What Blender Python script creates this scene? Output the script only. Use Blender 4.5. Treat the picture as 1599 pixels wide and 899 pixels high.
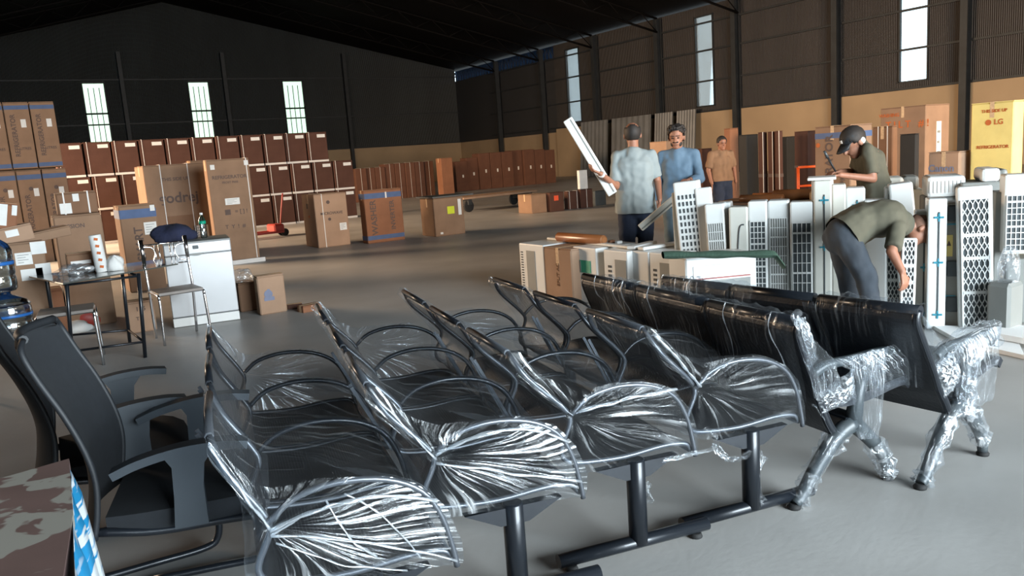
import bpy, bmesh, math, random
import numpy as np
from mathutils import Vector, Matrix
random.seed(7)
for _o in list(bpy.data.objects): bpy.data.objects.remove(_o)
SC = bpy.context.scene
COL = SC.collection
PI = math.pi
# ------------------------------------------------------------------ camera
F = 1244.0; PITCH = math.radians(9.4); ROLL = math.radians(4.0); YAW = math.radians(32.0); EYE = 1.5
fwd = Vector((math.sin(YAW)*math.cos(PITCH), math.cos(YAW)*math.cos(PITCH), -math.sin(PITCH)))
r0 = Vector((math.cos(YAW), -math.sin(YAW), 0)); d0 = fwd.cross(r0)
cright = r0*math.cos(ROLL) + d0*math.sin(ROLL)
cdown = -r0*math.sin(ROLL) + d0*math.cos(ROLL)
CAM = Vector((0, 0, EYE))
cd = bpy.data.cameras.new('camera'); cam = bpy.data.objects.new('camera', cd); COL.objects.link(cam)
cd.sensor_width = 36; cd.lens = F/1599*36; cd.clip_end = 300; cd.clip_start = 0.05
up = -cdown; bk = -fwd
cam.matrix_world = Matrix(((cright.x, up.x, bk.x, 0), (cright.y, up.y, bk.y, 0), (cright.z, up.z, bk.z, EYE), (0, 0, 0, 1)))
SC.camera = cam
# ------------------------------------------------------------------ light
SC.view_settings.view_transform = 'Standard'; SC.view_settings.look = 'None'
SC.view_settings.exposure = 0.0; SC.view_settings.gamma = 1.0; SC.view_settings.use_curve_mapping = False
SC.cycles.max_bounces = 8; SC.cycles.transparent_max_bounces = 24; SC.cycles.diffuse_bounces = 3
SC.cycles.sample_clamp_indirect = 4
w = bpy.data.worlds.new('sky'); SC.world = w; w.use_nodes = True
nt = w.node_tree; bg = nt.nodes['Background']
bg.inputs[0].default_value = (0.80, 0.93, 1.0, 1); bg.inputs[1].default_value = 3.0
def area(name, loc, target, sx, sy, power, col, spread=180):
    l = bpy.data.lights.new(name, 'AREA'); l.shape = 'RECTANGLE'; l.size = sx; l.size_y = sy; l.energy = power; l.color = col
    l.spread = math.radians(spread)
    o = bpy.data.objects.new(name, l); COL.objects.link(o); o.location = loc
    o.rotation_euler = (Vector(target)-Vector(loc)).to_track_quat('-Z', 'Y').to_euler(); return o
area('front_door_daylight', (4.6, -8.6, 2.9), (4.6, 5, 0.3), 8, 5.2, 4500, (0.82, 0.93, 1.0))
area('side_door_low_sun', (-5.7, 23, 3.9), (20, 18, 0.0), 8, 4.0, 4600, (1.0, 0.68, 0.42), 130)
area('warm_fill_right', (13.0, -8.6, 2.2), (20, 16, 0.5), 5, 3.6, 2200, (1.0, 0.70, 0.44), 110)  # added warm fill for the right wall, no known source there

# ------------------------------------------------------------------ pixel to place (frame 1599 x 899)
def ray(x, y): return fwd + cright*((x-799.5)/F) + cdown*((y-449.5)/F)
def at_z(x, y, z=0.0):
    d = ray(x, y); return CAM + d*((z-EYE)/d.z)
def at_Y(x, y, Y): d = ray(x, y); return CAM + d*(Y/d.y)
def at_X(x, y, X): d = ray(x, y); return CAM + d*(X/d.x)
def at_D(x, y, D): return CAM + ray(x, y)*D
# ------------------------------------------------------------------ materials
MATS = {}
def nmat(name):
    m = bpy.data.materials.new(name); m.use_nodes = True; m.node_tree.nodes.clear(); return m, m.node_tree.nodes, m.node_tree.links
def mat(name, col, rough=0.6, metal=0.0, var=0.12, scale=8.0, bump=0.0, bscale=None, spec=0.5, stretch=(1, 1, 1), coat=0.0, alpha=1.0, trans=0.0):
    if name in MATS: return MATS[name]
    m, N, L = nmat(name)
    out = N.new('ShaderNodeOutputMaterial'); p = N.new('ShaderNodeBsdfPrincipled'); L.new(p.outputs[0], out.inputs[0])
    tc = N.new('ShaderNodeTexCoord'); mp = N.new('ShaderNodeMapping'); L.new(tc.outputs['Object'], mp.inputs[0])
    mp.inputs['Scale'].default_value = stretch
    no = N.new('ShaderNodeTexNoise'); no.inputs['Scale'].default_value = scale; no.inputs['Detail'].default_value = 5
    L.new(mp.outputs[0], no.inputs['Vector'])
    cr = N.new('ShaderNodeValToRGB'); cr.color_ramp.elements[0].position = .3; cr.color_ramp.elements[1].position = .7
    cr.color_ramp.elements[0].color = tuple(c*(1-var) for c in col)+(1,)
    cr.color_ramp.elements[1].color = tuple(min(1, c*(1+var)) for c in col)+(1,)
    L.new(no.outputs['Fac'], cr.inputs[0]); L.new(cr.outputs[0], p.inputs['Base Color'])
    p.inputs['Roughness'].default_value = rough; p.inputs['Metallic'].default_value = metal
    p.inputs['Specular IOR Level'].default_value = spec; p.inputs['Coat Weight'].default_value = coat
    p.inputs['Alpha'].default_value = alpha; p.inputs['Transmission Weight'].default_value = trans
    if bump:
        b = N.new('ShaderNodeBump'); b.inputs['Strength'].default_value = bump; b.inputs['Distance'].default_value = .01
        n2 = N.new('ShaderNodeTexNoise'); n2.inputs['Scale'].default_value = bscale or scale*4; L.new(mp.outputs[0], n2.inputs['Vector'])
        L.new(n2.outputs['Fac'], b.inputs['Height']); L.new(b.outputs[0], p.inputs['Normal'])
    MATS[name] = m; return m
def cladding_mat(name, col, axis, freq=28.0):
    m = mat(name, col, .55, .0, .25, .6, stretch=(1, 1, .25)); N, L = m.node_tree.nodes, m.node_tree.links
    p = [n for n in N if n.type == 'BSDF_PRINCIPLED'][0]; tc = [n for n in N if n.type == 'TEX_COORD'][0]
    wv = N.new('ShaderNodeTexWave'); wv.bands_direction = axis; wv.inputs['Scale'].default_value = freq/6.28; L.new(tc.outputs['Object'], wv.inputs[0])
    b = N.new('ShaderNodeBump'); b.inputs['Distance'].default_value = .03; b.inputs['Strength'].default_value = .8
    L.new(wv.outputs['Fac'], b.inputs['Height']); L.new(b.outputs[0], p.inputs['Normal']); return m
def glassy(name, col, fac=0.15, rough=0.05):
    if name in MATS: return MATS[name]
    m, N, L = nmat(name)
    out = N.new('ShaderNodeOutputMaterial'); t = N.new('ShaderNodeBsdfTransparent'); g = N.new('ShaderNodeBsdfGlossy'); mx = N.new('ShaderNodeMixShader')
    t.inputs[0].default_value = col+(1,); g.inputs['Roughness'].default_value = rough
    fr = N.new('ShaderNodeFresnel'); fr.inputs[0].default_value = 1.45
    ad = N.new('ShaderNodeMath'); ad.operation = 'ADD'; ad.inputs[1].default_value = fac; ad.use_clamp = True
    L.new(fr.outputs[0], ad.inputs[0]); L.new(ad.outputs[0], mx.inputs[0]); L.new(t.outputs[0], mx.inputs[1]); L.new(g.outputs[0], mx.inputs[2])
    L.new(mx.outputs[0], out.inputs[0]); MATS[name] = m; return m
def film_mat(name, base=0.05, streak=0.75, lo=.52, hi=.74, sx=26.0, sy=1.4, bump=.6, tint=(.93, .95, .97)):
    """clear stretch film: see-through, with milky wrinkles running along its pull (UV y)"""
    m, N, L = nmat(name)
    out = N.new('ShaderNodeOutputMaterial'); t = N.new('ShaderNodeBsdfTransparent'); t.inputs[0].default_value = tint+(1,)
    g = N.new('ShaderNodeBsdfGlossy'); g.inputs['Roughness'].default_value = .16; g.inputs[0].default_value = (.95, .98, 1, 1)
    d = N.new('ShaderNodeBsdfDiffuse'); d.inputs[0].default_value = (.90, .94, .97, 1)
    tr = N.new('ShaderNodeBsdfTranslucent'); tr.inputs[0].default_value = (.80, .84, .87, 1)
    m1 = N.new('ShaderNodeMixShader'); m1.inputs[0].default_value = .4; L.new(d.outputs[0], m1.inputs[1]); L.new(tr.outputs[0], m1.inputs[2])
    m2 = N.new('ShaderNodeMixShader'); m2.inputs[0].default_value = .55; L.new(m1.outputs[0], m2.inputs[1]); L.new(g.outputs[0], m2.inputs[2])
    uv = N.new('ShaderNodeTexCoord'); mp = N.new('ShaderNodeMapping'); mp.inputs['Scale'].default_value = (sx, sy, 1); L.new(uv.outputs['UV'], mp.inputs[0])
    no = N.new('ShaderNodeTexNoise'); no.inputs['Scale'].default_value = 1; no.inputs['Detail'].default_value = 4; no.inputs['Distortion'].default_value = .6
    L.new(mp.outputs[0], no.inputs['Vector'])
    mr = N.new('ShaderNodeMapRange'); mr.inputs[1].default_value = lo; mr.inputs[2].default_value = hi; L.new(no.outputs['Fac'], mr.inputs[0])
    pn = N.new('ShaderNodeTexNoise'); pn.inputs['Scale'].default_value = 4.2; L.new(uv.outputs['Object'], pn.inputs['Vector'])
    pr = N.new('ShaderNodeMapRange'); pr.inputs[1].default_value = .44; pr.inputs[2].default_value = .62; L.new(pn.outputs['Fac'], pr.inputs[0])
    mu = N.new('ShaderNodeMath'); mu.operation = 'MULTIPLY'; L.new(mr.outputs[0], mu.inputs[0]); L.new(pr.outputs[0], mu.inputs[1])
    ms = N.new('ShaderNodeMath'); ms.operation = 'MULTIPLY'; ms.inputs[1].default_value = streak; L.new(mu.outputs[0], ms.inputs[0])
    fr = N.new('ShaderNodeLayerWeight'); fr.inputs[0].default_value = .22
    fm = N.new('ShaderNodeMath'); fm.operation = 'MULTIPLY'; fm.inputs[1].default_value = .13; L.new(fr.outputs['Facing'], fm.inputs[0])
    a1 = N.new('ShaderNodeMath'); a1.operation = 'ADD'; a1.inputs[1].default_value = base; L.new(ms.outputs[0], a1.inputs[0])
    a2 = N.new('ShaderNodeMath'); a2.operation = 'ADD'; a2.use_clamp = True; L.new(a1.outputs[0], a2.inputs[0]); L.new(fm.outputs[0], a2.inputs[1])
    b = N.new('ShaderNodeBump'); b.inputs['Strength'].default_value = bump; b.inputs['Distance'].default_value = .02; L.new(no.outputs['Fac'], b.inputs['Height'])
    for s in (g, d, tr): L.new(b.outputs[0], s.inputs['Normal'])
    mx = N.new('ShaderNodeMixShader'); L.new(a2.outputs[0], mx.inputs[0]); L.new(t.outputs[0], mx.inputs[1]); L.new(m2.outputs[0], mx.inputs[2])
    L.new(mx.outputs[0], out.inputs[0]); return m
def cardboard(name, col):
    return mat(name, col, .85, 0, .10, 3.0, bump=.25, bscale=14, spec=.15)
def perforated(name, col, openness, nu, nv):
    m, N, L = nmat(name); out = N.new('ShaderNodeOutputMaterial'); p = N.new('ShaderNodeBsdfPrincipled'); t = N.new('ShaderNodeBsdfTransparent'); mx = N.new('ShaderNodeMixShader')
    p.inputs['Base Color'].default_value = col+(1,); p.inputs['Roughness'].default_value = .4; p.inputs['Metallic'].default_value = .2
    tc = N.new('ShaderNodeTexCoord'); mp = N.new('ShaderNodeMapping'); mp.inputs['Scale'].default_value = (nu, nv, 1); L.new(tc.outputs['UV'], mp.inputs[0])
    fr = N.new('ShaderNodeVectorMath'); fr.operation = 'FRACTION'; L.new(mp.outputs[0], fr.inputs[0])
    sb = N.new('ShaderNodeVectorMath'); sb.operation = 'SUBTRACT'; sb.inputs[1].default_value = (.5, .5, 0); L.new(fr.outputs[0], sb.inputs[0])
    sx = N.new('ShaderNodeSeparateXYZ'); L.new(sb.outputs[0], sx.inputs[0]); cx = N.new('ShaderNodeCombineXYZ'); L.new(sx.outputs[0], cx.inputs[0]); L.new(sx.outputs[1], cx.inputs[1])
    ln = N.new('ShaderNodeVectorMath'); ln.operation = 'LENGTH'; L.new(cx.outputs[0], ln.inputs[0])
    c = N.new('ShaderNodeMath'); c.operation = 'LESS_THAN'; c.inputs[1].default_value = math.sqrt(openness/PI); L.new(ln.outputs['Value'], c.inputs[0])
    L.new(c.outputs[0], mx.inputs[0]); L.new(p.outputs[0], mx.inputs[1]); L.new(t.outputs[0], mx.inputs[2]); L.new(mx.outputs[0], out.inputs[0]); return m
M = dict(
 perfb=perforated('black_perforated_back', (.012, .014, .018), .42, 100, 60),
 perfs=perforated('black_perforated_seat', (.010, .012, .016), .04, 100, 60),
 floor=mat('concrete_floor', (.40, .395, .38), .42, 0, .16, .9, bump=.08, bscale=30, spec=.45),
 cream=mat('cream_plaster', (.34, .255, .165), .9, 0, .10, .5, spec=.1),
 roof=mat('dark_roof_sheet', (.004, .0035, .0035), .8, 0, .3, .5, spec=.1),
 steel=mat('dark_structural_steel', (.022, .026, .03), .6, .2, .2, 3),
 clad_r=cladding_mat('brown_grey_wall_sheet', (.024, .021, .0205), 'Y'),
 clad_d=cladding_mat('shade_toned_wall_sheet', (.008, .010, .014), 'Y'),  # unlit far stretch: its shade is put into the sheet colour
 clad_b=cladding_mat('dark_green_grey_wall_sheet', (.016, .020, .021), 'X'),
 zinc=mat('grey_zinc_sheet', (.20, .21, .22), .5, .3, .15, 1.2),
 pane_b=glassy('greenish_fibreglass', (.66, .74, .62), .03, .4),
 pane_r=glassy('clear_fibreglass', (.92, .98, 1.0), .02, .4),
 pane_dim=glassy('sky_dimming_sheet', (.10, .17, .26), .02, .4),  # added tint that tones down the bright sky behind the eave gap
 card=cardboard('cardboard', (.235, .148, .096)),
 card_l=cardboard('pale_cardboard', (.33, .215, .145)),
 card_b=cardboard('brown_cardboard', (.185, .105, .064)),
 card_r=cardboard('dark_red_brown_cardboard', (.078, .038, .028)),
 card_m=cardboard('dull_red_brown_cardboard', (.11, .052, .034)),
 card_o=cardboard('orange_brown_cardboard', (.235, .108, .060)),
 card_y=cardboard('yellow_cardboard', (.66, .54, .20)),
 ink=mat('dark_print_ink', (.09, .06, .05), .8, 0, .1),
 ink_o=mat('rust_print_ink', (.42, .10, .02), .8, 0, .1),
 ink_b=mat('grey_blue_print_ink', (.16, .18, .26), .8, 0, .1),
 blue=mat('blue_print_band', (.055, .095, .20), .7, 0, .1),
 label=mat('white_paper_label', (.62, .62, .60), .7, 0, .06),
 ylabel=mat('lime_paper_label', (.55, .62, .02), .7, 0, .06),
 olabel=mat('red_orange_paper_label', (.62, .07, .02), .7, 0, .06),
 strap=mat('white_plastic_strap', (.60, .57, .54), .5, 0, .05),
 wood=mat('pale_timber', (.50, .34, .20), .7, 0, .2, 4, stretch=(1, 8, 8)),
 white=mat('white_plastic', (.68, .70, .69), .35, 0, .04, 3),
 offw=mat('aged_white_plastic', (.56, .56, .51), .4, 0, .08, 3),
 greyp=mat('grey_plastic', (.20, .21, .20), .5, 0, .1, 3),
 dkgrid=mat('dark_recess', (.045, .055, .06), .7, 0, .1),
 tealtape=mat('teal_packing_tape', (.03, .22, .30), .4, 0, .1),
 silver=mat('silver_painted_steel', (.50, .51, .52), .38, .35, .05, 2),
 dkpl=mat('dark_grey_plastic', (.05, .06, .065), .4, 0, .1),
 chrome=mat('chrome_tube', (.75, .76, .78), .14, 1.0, .03),
 black=mat('black_painted_steel', (.012, .015, .02), .33, .3, .15, 5, coat=.2),
 blackm=mat('black_perforated_sheet', (.010, .013, .018), .5, .3, .15, 9),
 leather=mat('black_leatherette', (.014, .017, .022), .42, 0, .15, 9, bump=.2, bscale=60),
 fabric=mat('black_seat_fabric', (.009, .011, .014), .9, 0, .15, 40),
 armpl=mat('charcoal_plastic', (.030, .038, .046), .5, 0, .08, 6),
 blkpl=mat('black_plastic', (.010, .012, .015), .6, 0, .1),
 edge=mat('grey_steel_edge', (.10, .11, .125), .30, .5, .08, 5),
 glass=mat('dark_table_glass', (.06, .065, .06), .12, 0, .1, 4, coat=.6),
 jug=glassy('pale_blue_plastic', (.72, .84, .90), .18, .08),
 jugb=mat('blue_plastic', (.02, .12, .38), .35, 0, .1),
 green=mat('green_plastic', (.0, .28, .17), .4, 0, .1),
 navy=mat('navy_cloth', (.010, .014, .04), .9, 0, .25, 8, bump=.4, bscale=30),
 gcloth=mat('dark_green_cloth', (.035, .075, .052), .9, 0, .15, 12, bump=.4, bscale=50),
 red=mat('red_paint', (.30, .03, .02), .5, 0, .1),
 orange=mat('orange_paint', (.85, .12, .02), .5, 0, .1),
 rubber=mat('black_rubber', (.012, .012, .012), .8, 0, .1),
 brownroll=mat('glossy_brown_wrap', (.30, .12, .045), .3, 0, .15, 6),
 beigeseat=mat('grey_brown_vinyl', (.20, .175, .155), .5, 0, .1),
 foam=mat('white_foam_board', (.88, .90, .90), .8, 0, .03),
 screen=mat('bright_white_panel', (.95, .95, .95), .4, 0, .01),
 skin=mat('brown_skin', (.30, .135, .082), .55, 0, .10, 10),
 hair=mat('black_hair', (.018, .014, .012), .7, 0, .2, 40),
 whiteband=mat('white_watch_strap', (.75, .75, .72), .5, 0, .05),
 filmA=film_mat('stretch_film_light', .015, .55, .55, .72, 20, 1.2),
 filmB=film_mat('stretch_film_dense', .03, .9, .50, .66, 34, 1.4, 1.0),
 filmS=film_mat('stretch_film_strained', .02, .9, .49, .64, 30, 1.2, 1.0),
 filmW=film_mat('stretch_film_bunched', .45, .6, .40, .60, 20, 3, 1.0),
 filmC=film_mat('stretch_film_crinkled', .10, 1.0, .46, .56, 9, 9, 1.0),
)
# ------------------------------------------------------------------ geometry helpers
def rotm(rx=0, ry=0, rz=0):
    return Matrix.Rotation(rz, 4, 'Z') @ Matrix.Rotation(ry, 4, 'Y') @ Matrix.Rotation(rx, 4, 'X')
class G:
    """one mesh, built up of shapes; slot = material index"""
    def __init__(s): s.bm = bmesh.new(); s.s = 0
    def _slot(s, faces):
        for f in faces: f.material_index = s.s
    def box(s, c, size, bev=0.0, R=None, seg=1):
        n0 = set(s.bm.faces)
        mt = Matrix.Translation(Vector(c)) @ (R or Matrix()) @ Matrix.Diagonal((size[0], size[1], size[2], 1))
        r = bmesh.ops.create_cube(s.bm, size=1, matrix=mt)
        if bev > 0:
            es = list({e for v in r['verts'] for e in v.link_edges})
            bmesh.ops.bevel(s.bm, geom=es, offset=bev, segments=seg, affect='EDGES', profile=.5)
        s._slot([f for f in s.bm.faces if f not in n0]); return s
    def span(s, a, b, bev=0.0):
        a = Vector(a); b = Vector(b); return s.box((a+b)/2, [abs(x) for x in (b-a)], bev)
    def tube(s, pts, r, n=8, cap=True, closed=False, flat=1.0):
        pts = [Vector(p) for p in pts]; N = len(pts); rings = []
        ref = None
        for i, p in enumerate(pts):
            if closed: t = (pts[(i+1) % N]-pts[i-1]).normalized()
            else: t = (pts[min(i+1, N-1)]-pts[max(i-1, 0)]).normalized()
            if ref is None: ref = t.orthogonal().normalized() if abs(t.z) > .9 else Vector((0, 0, 1)).cross(t).normalized()
            a = (ref - t*ref.dot(t)).normalized(); ref = a; b = t.cross(a)
            rr = r[i] if isinstance(r, (list, tuple)) else r
            rings.append([s.bm.verts.new(p + a*rr*math.cos(2*PI*k/n) + b*rr*flat*math.sin(2*PI*k/n)) for k in range(n)])
        fs = []
        for i in range(N if closed else N-1):
            A = rings[i]; B = rings[(i+1) % N]
            for k in range(n):
                f = s.bm.faces.new((A[k], A[(k+1) % n], B[(k+1) % n], B[k])); f.smooth = True; fs.append(f)
        if cap and not closed:
            fs.append(s.bm.faces.new(rings[0][::-1])); fs.append(s.bm.faces.new(rings[-1]))
        s._slot(fs); return s
    def lathe(s, prof, c=(0, 0, 0), n=24, R=None):
        T = Matrix.Translation(Vector(c)) @ (R or Matrix()); rings = []
        for r, z in prof: rings.append([s.bm.verts.new(T @ Vector((r*math.cos(2*PI*k/n), r*math.sin(2*PI*k/n), z))) for k in range(n)])
        fs = []
        for A, B in zip(rings, rings[1:]):
            for k in range(n):
                f = s.bm.faces.new((A[k], A[(k+1) % n], B[(k+1) % n], B[k])); f.smooth = True; fs.append(f)
        fs.append(s.bm.faces.new(rings[0][::-1])); fs.append(s.bm.faces.new(rings[-1])); s._slot(fs); return s
    def grid(s, fn, nu, nv, uvs=None, smooth=True, closeu=False):
        """surface fn(i,j)->point; keeps uv (i/nu, j/nv)"""
        V = [[s.bm.verts.new(fn(i, j)) for j in range(nv+1)] for i in range(nu if closeu else nu+1)]
        uvl = s.bm.loops.layers.uv.verify(); fs = []
        for i in range(nu):
            for j in range(nv):
                i2 = (i+1) % nu if closeu else i+1
                f = s.bm.faces.new((V[i][j], V[i2][j], V[i2][j+1], V[i][j+1])); f.smooth = smooth; fs.append(f)
                cs = ((i, j), (i+1, j), (i+1, j+1), (i, j+1))
                for l, (a, b) in zip(f.loops, cs): l[uvl].uv = (a/nu, b/nv) if uvs is None else uvs(a, b)
        s._slot(fs); return s
    def prism(s, poly, y0, y1, axis='Y'):
        """extrude a polygon given in (x,z) between y0 and y1"""
        def P(a, b, t): return Vector((a, t, b)) if axis == 'Y' else (Vector((t, a, b)) if axis == 'X' else Vector((a, b, t)))
        A = [s.bm.verts.new(P(a, b, y0)) for a, b in poly]; B = [s.bm.verts.new(P(a, b, y1)) for a, b in poly]; n = len(poly); fs = []
        for k in range(n): fs.append(s.bm.faces.new((A[k], A[(k+1) % n], B[(k+1) % n], B[k])))
        fs.append(s.bm.faces.new(A[::-1])); fs.append(s.bm.faces.new(B)); s._slot(fs); return s
    def ribbon(s, prof, half, y0, y1):
        """a bent plate: profile line in (x,z), thickness 2*half, from y0 to y1"""
        L, Rr = [], []
        for i, (x, z) in enumerate(prof):
            a = prof[max(i-1, 0)]; b = prof[min(i+1, len(prof)-1)]; dx, dz = b[0]-a[0], b[1]-a[1]; l = math.hypot(dx, dz) or 1
            L.append((x-dz/l*half, z+dx/l*half)); Rr.append((x+dz/l*half, z-dx/l*half))
        for i in range(len(prof)-1): s.prism([L[i], L[i+1], Rr[i+1], Rr[i]], y0, y1)
        bmesh.ops.remove_doubles(s.bm, verts=s.bm.verts[:], dist=1e-5); return s
    def make(s, name, mats, parent=None, loc=None, rot=None, smooth=False, bevel=0):
        bmesh.ops.recalc_face_normals(s.bm, faces=s.bm.faces[:])
        me = bpy.data.meshes.new(name); s.bm.to_mesh(me); s.bm.free()
        if not isinstance(mats, (list, tuple)): mats = [mats]
        for m in mats: me.materials.append(M[m] if isinstance(m, str) else m)
        if smooth:
            for p in me.polygons: p.use_smooth = True
        o = bpy.data.objects.new(name, me); COL.objects.link(o)
        if parent: o.parent = parent
        if loc is not None: o.location = loc
        if rot is not None: o.rotation_euler = rot
        return o
def tag(o, label=None, cat=None, group=None, kind=None):
    if label: o['label'] = label
    if cat: o['category'] = cat
    if group: o['group'] = group
    if kind: o['kind'] = kind
    return o
def thing(name, label, cat, loc=(0, 0, 0), rz=0, group=None, rot=None):
    o = bpy.data.objects.new(name, None); COL.objects.link(o); o.location = loc; o.rotation_euler = rot if rot else (0, 0, rz)
    o.empty_display_size = .1
    return tag(o, label, cat, group)
def struct(g, name, m): return tag(g.make(name, m), kind='structure')
def dup(root, loc, rot=None, label=None, group=None, scale=None):
    r = root.copy(); COL.objects.link(r); r.location = loc
    if rot is not None: r.rotation_euler = rot
    if scale is not None: r.scale = scale
    if label: r['label'] = label
    if group: r['group'] = group
    for ch in list(root.children):
        c = ch.copy(); COL.objects.link(c); c.parent = r
        for g_ in list(ch.children):
            d = g_.copy(); COL.objects.link(d); d.parent = c
    return r
def arc(c, r, a0, a1, n, f):
    return [f(c[0]+r*math.cos(a0+(a1-a0)*k/n), c[1]+r*math.sin(a0+(a1-a0)*k/n)) for k in range(n+1)]
def smoothline(pts, n=4):
    """Catmull-Rom through points"""
    P = [Vector(p) for p in pts]; P = [P[0]*2-P[1]]+P+[P[-1]*2-P[-2]]; out = []
    for i in range(1, len(P)-2):
        for k in range(n):
            t = k/n; a, b, c, d = P[i-1:i+3]
            out.append(.5*((2*b)+(c-a)*t+(2*a-5*b+4*c-d)*t*t+(3*b-a-3*c+d)*t**3))
    out.append(P[-2]); return out
def text_mesh(s, size, m, parent, loc, rot, name='printed_text', depth=.001, bold=0.0, sx=1.0):
    cu = bpy.data.curves.new('t', 'FONT'); cu.body = s; cu.size = size; cu.align_x = 'CENTER'; cu.align_y = 'CENTER'; cu.extrude = depth; cu.offset = bold
    cu.resolution_u = 3
    t = bpy.data.objects.new('t', cu); COL.objects.link(t)
    dg = bpy.context.evaluated_depsgraph_get(); me = bpy.data.meshes.new_from_object(t.evaluated_get(dg)); bpy.data.objects.remove(t); bpy.data.curves.remove(cu)
    me.materials.clear(); me.materials.append(M[m]); o = bpy.data.objects.new(name, me); COL.objects.link(o); o.parent = parent
    o.location = loc; o.rotation_euler = rot; o.scale = (sx, 1, 1); return o

# ------------------------------------------------------------------ the hall
XR, YB, XL, YF, EAVE = 30.0, 54.0, -6.0, -9.0, 7.9
struct(G().span((XL, YF, -.2), (XR+.3, YB+.3, 0)), 'floor', 'floor')
def wall_holes(name, m, axis, pos, th, a0, a1, z0, z1, holes):
    """flat wall in vertical strips, leaving rectangular holes (a,b,zlo,zhi)"""
    g = G(); cuts = sorted({a0, a1, *[h[0] for h in holes], *[h[1] for h in holes]})
    for a, b in zip(cuts, cuts[1:]):
        mid = (a+b)/2; hs = sorted([(h[2], h[3]) for h in holes if h[0] <= mid <= h[1]]); z = z0
        for lo, hi in hs+[(z1, z1)]:
            if lo > z+1e-4:
                if axis == 'X': g.span((pos, a, z), (pos+th, b, lo))
                else: g.span((a, pos, z), (b, pos+th, lo))
            z = max(z, hi)
    return struct(g, name, m)
# windows on the right wall (near column 3), back wall windows
wr = []
for xa, xb in ((889, 909), (1090, 1117), (1404, 1448)):
    ya = at_X(xb, 180, XR).y; yb_ = at_X(xa, 180, XR).y; wr.append((ya, yb_, 3.25, 7.55))
wb = []
for xa, xb in ((133, 168), (298, 330), (445, 476)):
    wb.append((at_Y(xa, 170, YB).x, at_Y(xb, 170, YB).x, 3.3, 7.45))
YD = at_X(868, 150, XR).y
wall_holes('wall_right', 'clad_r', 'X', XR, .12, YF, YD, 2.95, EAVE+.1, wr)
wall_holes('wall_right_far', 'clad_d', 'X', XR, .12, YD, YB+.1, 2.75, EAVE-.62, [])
wo = struct(G().span((XR+.02, YD, EAVE-.62), (XR+.10, YD+.05, EAVE+.1)), 'window_9', 'steel'); G().span((XR+.04, YD, EAVE-.62), (XR+.06, YB, EAVE+.1)).make('window_pane', 'pane_dim', wo)  # open gap under the eave; tinted pane added to dim the sky
g = G()
for k in range(34):
    y_ = YD+(YB-YD)*k/34; g.tube([(XR-.05, y_, EAVE-.62), (XR-.05, y_+.24, EAVE)], .025, 4); g.tube([(XR-.05, y_+.24, EAVE), (XR-.05, y_+.48, EAVE-.62)], .025, 4)
struct(g, 'trim_60', 'steel')
wall_holes('wall_back', 'clad_b', 'Y', YB, .12, XL, XR, 2.75, 13, wb)
struct(G().span((XR-.12, YF, 0), (XR+.12, YD, 2.95)), 'wall_right_lower', 'cream')
struct(G().span((XR-.02, YD, 0), (XR+.12, YB, 2.75)), 'wall_right_lower_far', 'cream')
struct(G().span((XL, YB-.12, 0), (XR, YB+.12, 2.75)), 'wall_back_lower', 'cream')
wall_holes('wall_left', 'clad_r', 'X', XL-.12, .12, YF, YB, 0, EAVE, [(18, 28, 0, 6.2)])
wall_holes('wall_front', 'clad_r', 'Y', YF-.12, .12, XL, XR, 0, 13, [(.5, 8.7, 0, 5.6), (10.5, 15.5, 0, 4.4)])
RX, RZ = 10.0, 12.2
g = G()
for xa, za, xb, zb in ((XR+.8, EAVE+.05, RX, RZ), (RX, RZ, XL-.8, EAVE+.05)):
    g.prism([(xa, za), (xb, zb), (xb, zb+.12), (xa, za+.12)], YF-.4, YB+.5)
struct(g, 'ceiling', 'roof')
wn = 0
for (a, b, z0, z1) in wr:
    wn += 1; f = G(); 
    for z in (z0, 4.45, 5.9, z1): f.box((XR-.02, (a+b)/2, z), (.09, b-a+.1, .07))
    for y in (a, b): f.box((XR-.02, y, (z0+z1)/2), (.09, .06, z1-z0))
    wo = struct(f, 'window_%d' % wn, 'steel')
    G().span((XR+.03, a, z0), (XR+.05, b, z1)).make('window_pane', 'pane_r', wo)
for (a, b, z0, z1) in wb:
    wn += 1; f = G()
    for z in (z0, 5.65, z1): f.box(((a+b)/2, YB-.02, z), (b-a+.1, .09, .10))
    for x in (a, b): f.box((x, YB-.02, (z0+z1)/2), (.07, .09, z1-z0))
    for k in range(1, 4): f.box((a+(b-a)*k/4, YB-.0, (z0+z1)/2-.3), (.035, .05, z1-z0))
    wo = struct(f, 'window_%d' % wn, 'steel')
    G().span((a, YB+.03, z0), (b, YB+.05, z1)).make('window_pane', 'pane_b', wo)
# columns of the right wall and rafters
tn = 0
for px in (1508, 1308, 1152, 1032, 933):
    y = at_X(px, 150, XR-.2).y; tn += 1
    g = G(); g.box((XR-.3, y, EAVE/2), (.32, .02, EAVE)); g.box((XR-.45, y, EAVE/2), (.02, .26, EAVE)); g.box((XR-.15, y, EAVE/2), (.02, .26, EAVE))
    struct(g, 'trim_%d' % tn, 'steel')
for k in range(2):
    y = at_X(933, 150, XR-.2).y+5.35*(k+1); tn += 1
    struct(G().box((XR-.3, y, EAVE/2), (.3, .2, EAVE)), 'trim_%d' % tn, 'steel')
for x in (20.5, 12.4, 6.4): tn += 1; struct(G().box((x+.7, YB-.25, 4.6), (.22, .3, 9.2)), 'trim_%d' % tn, 'steel')
for z in (3.0, 4.45, 5.9, 7.2):
    tn += 1; struct(G().box((XR-.08, 22, z), (.1, 54, .08)), 'trim_%d' % tn, 'steel')
for z in (2.8, 5.0, 7.6): tn += 1; struct(G().box((12, YB-.08, z), (36, .1, .08)), 'trim_%d' % tn, 'steel')
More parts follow.
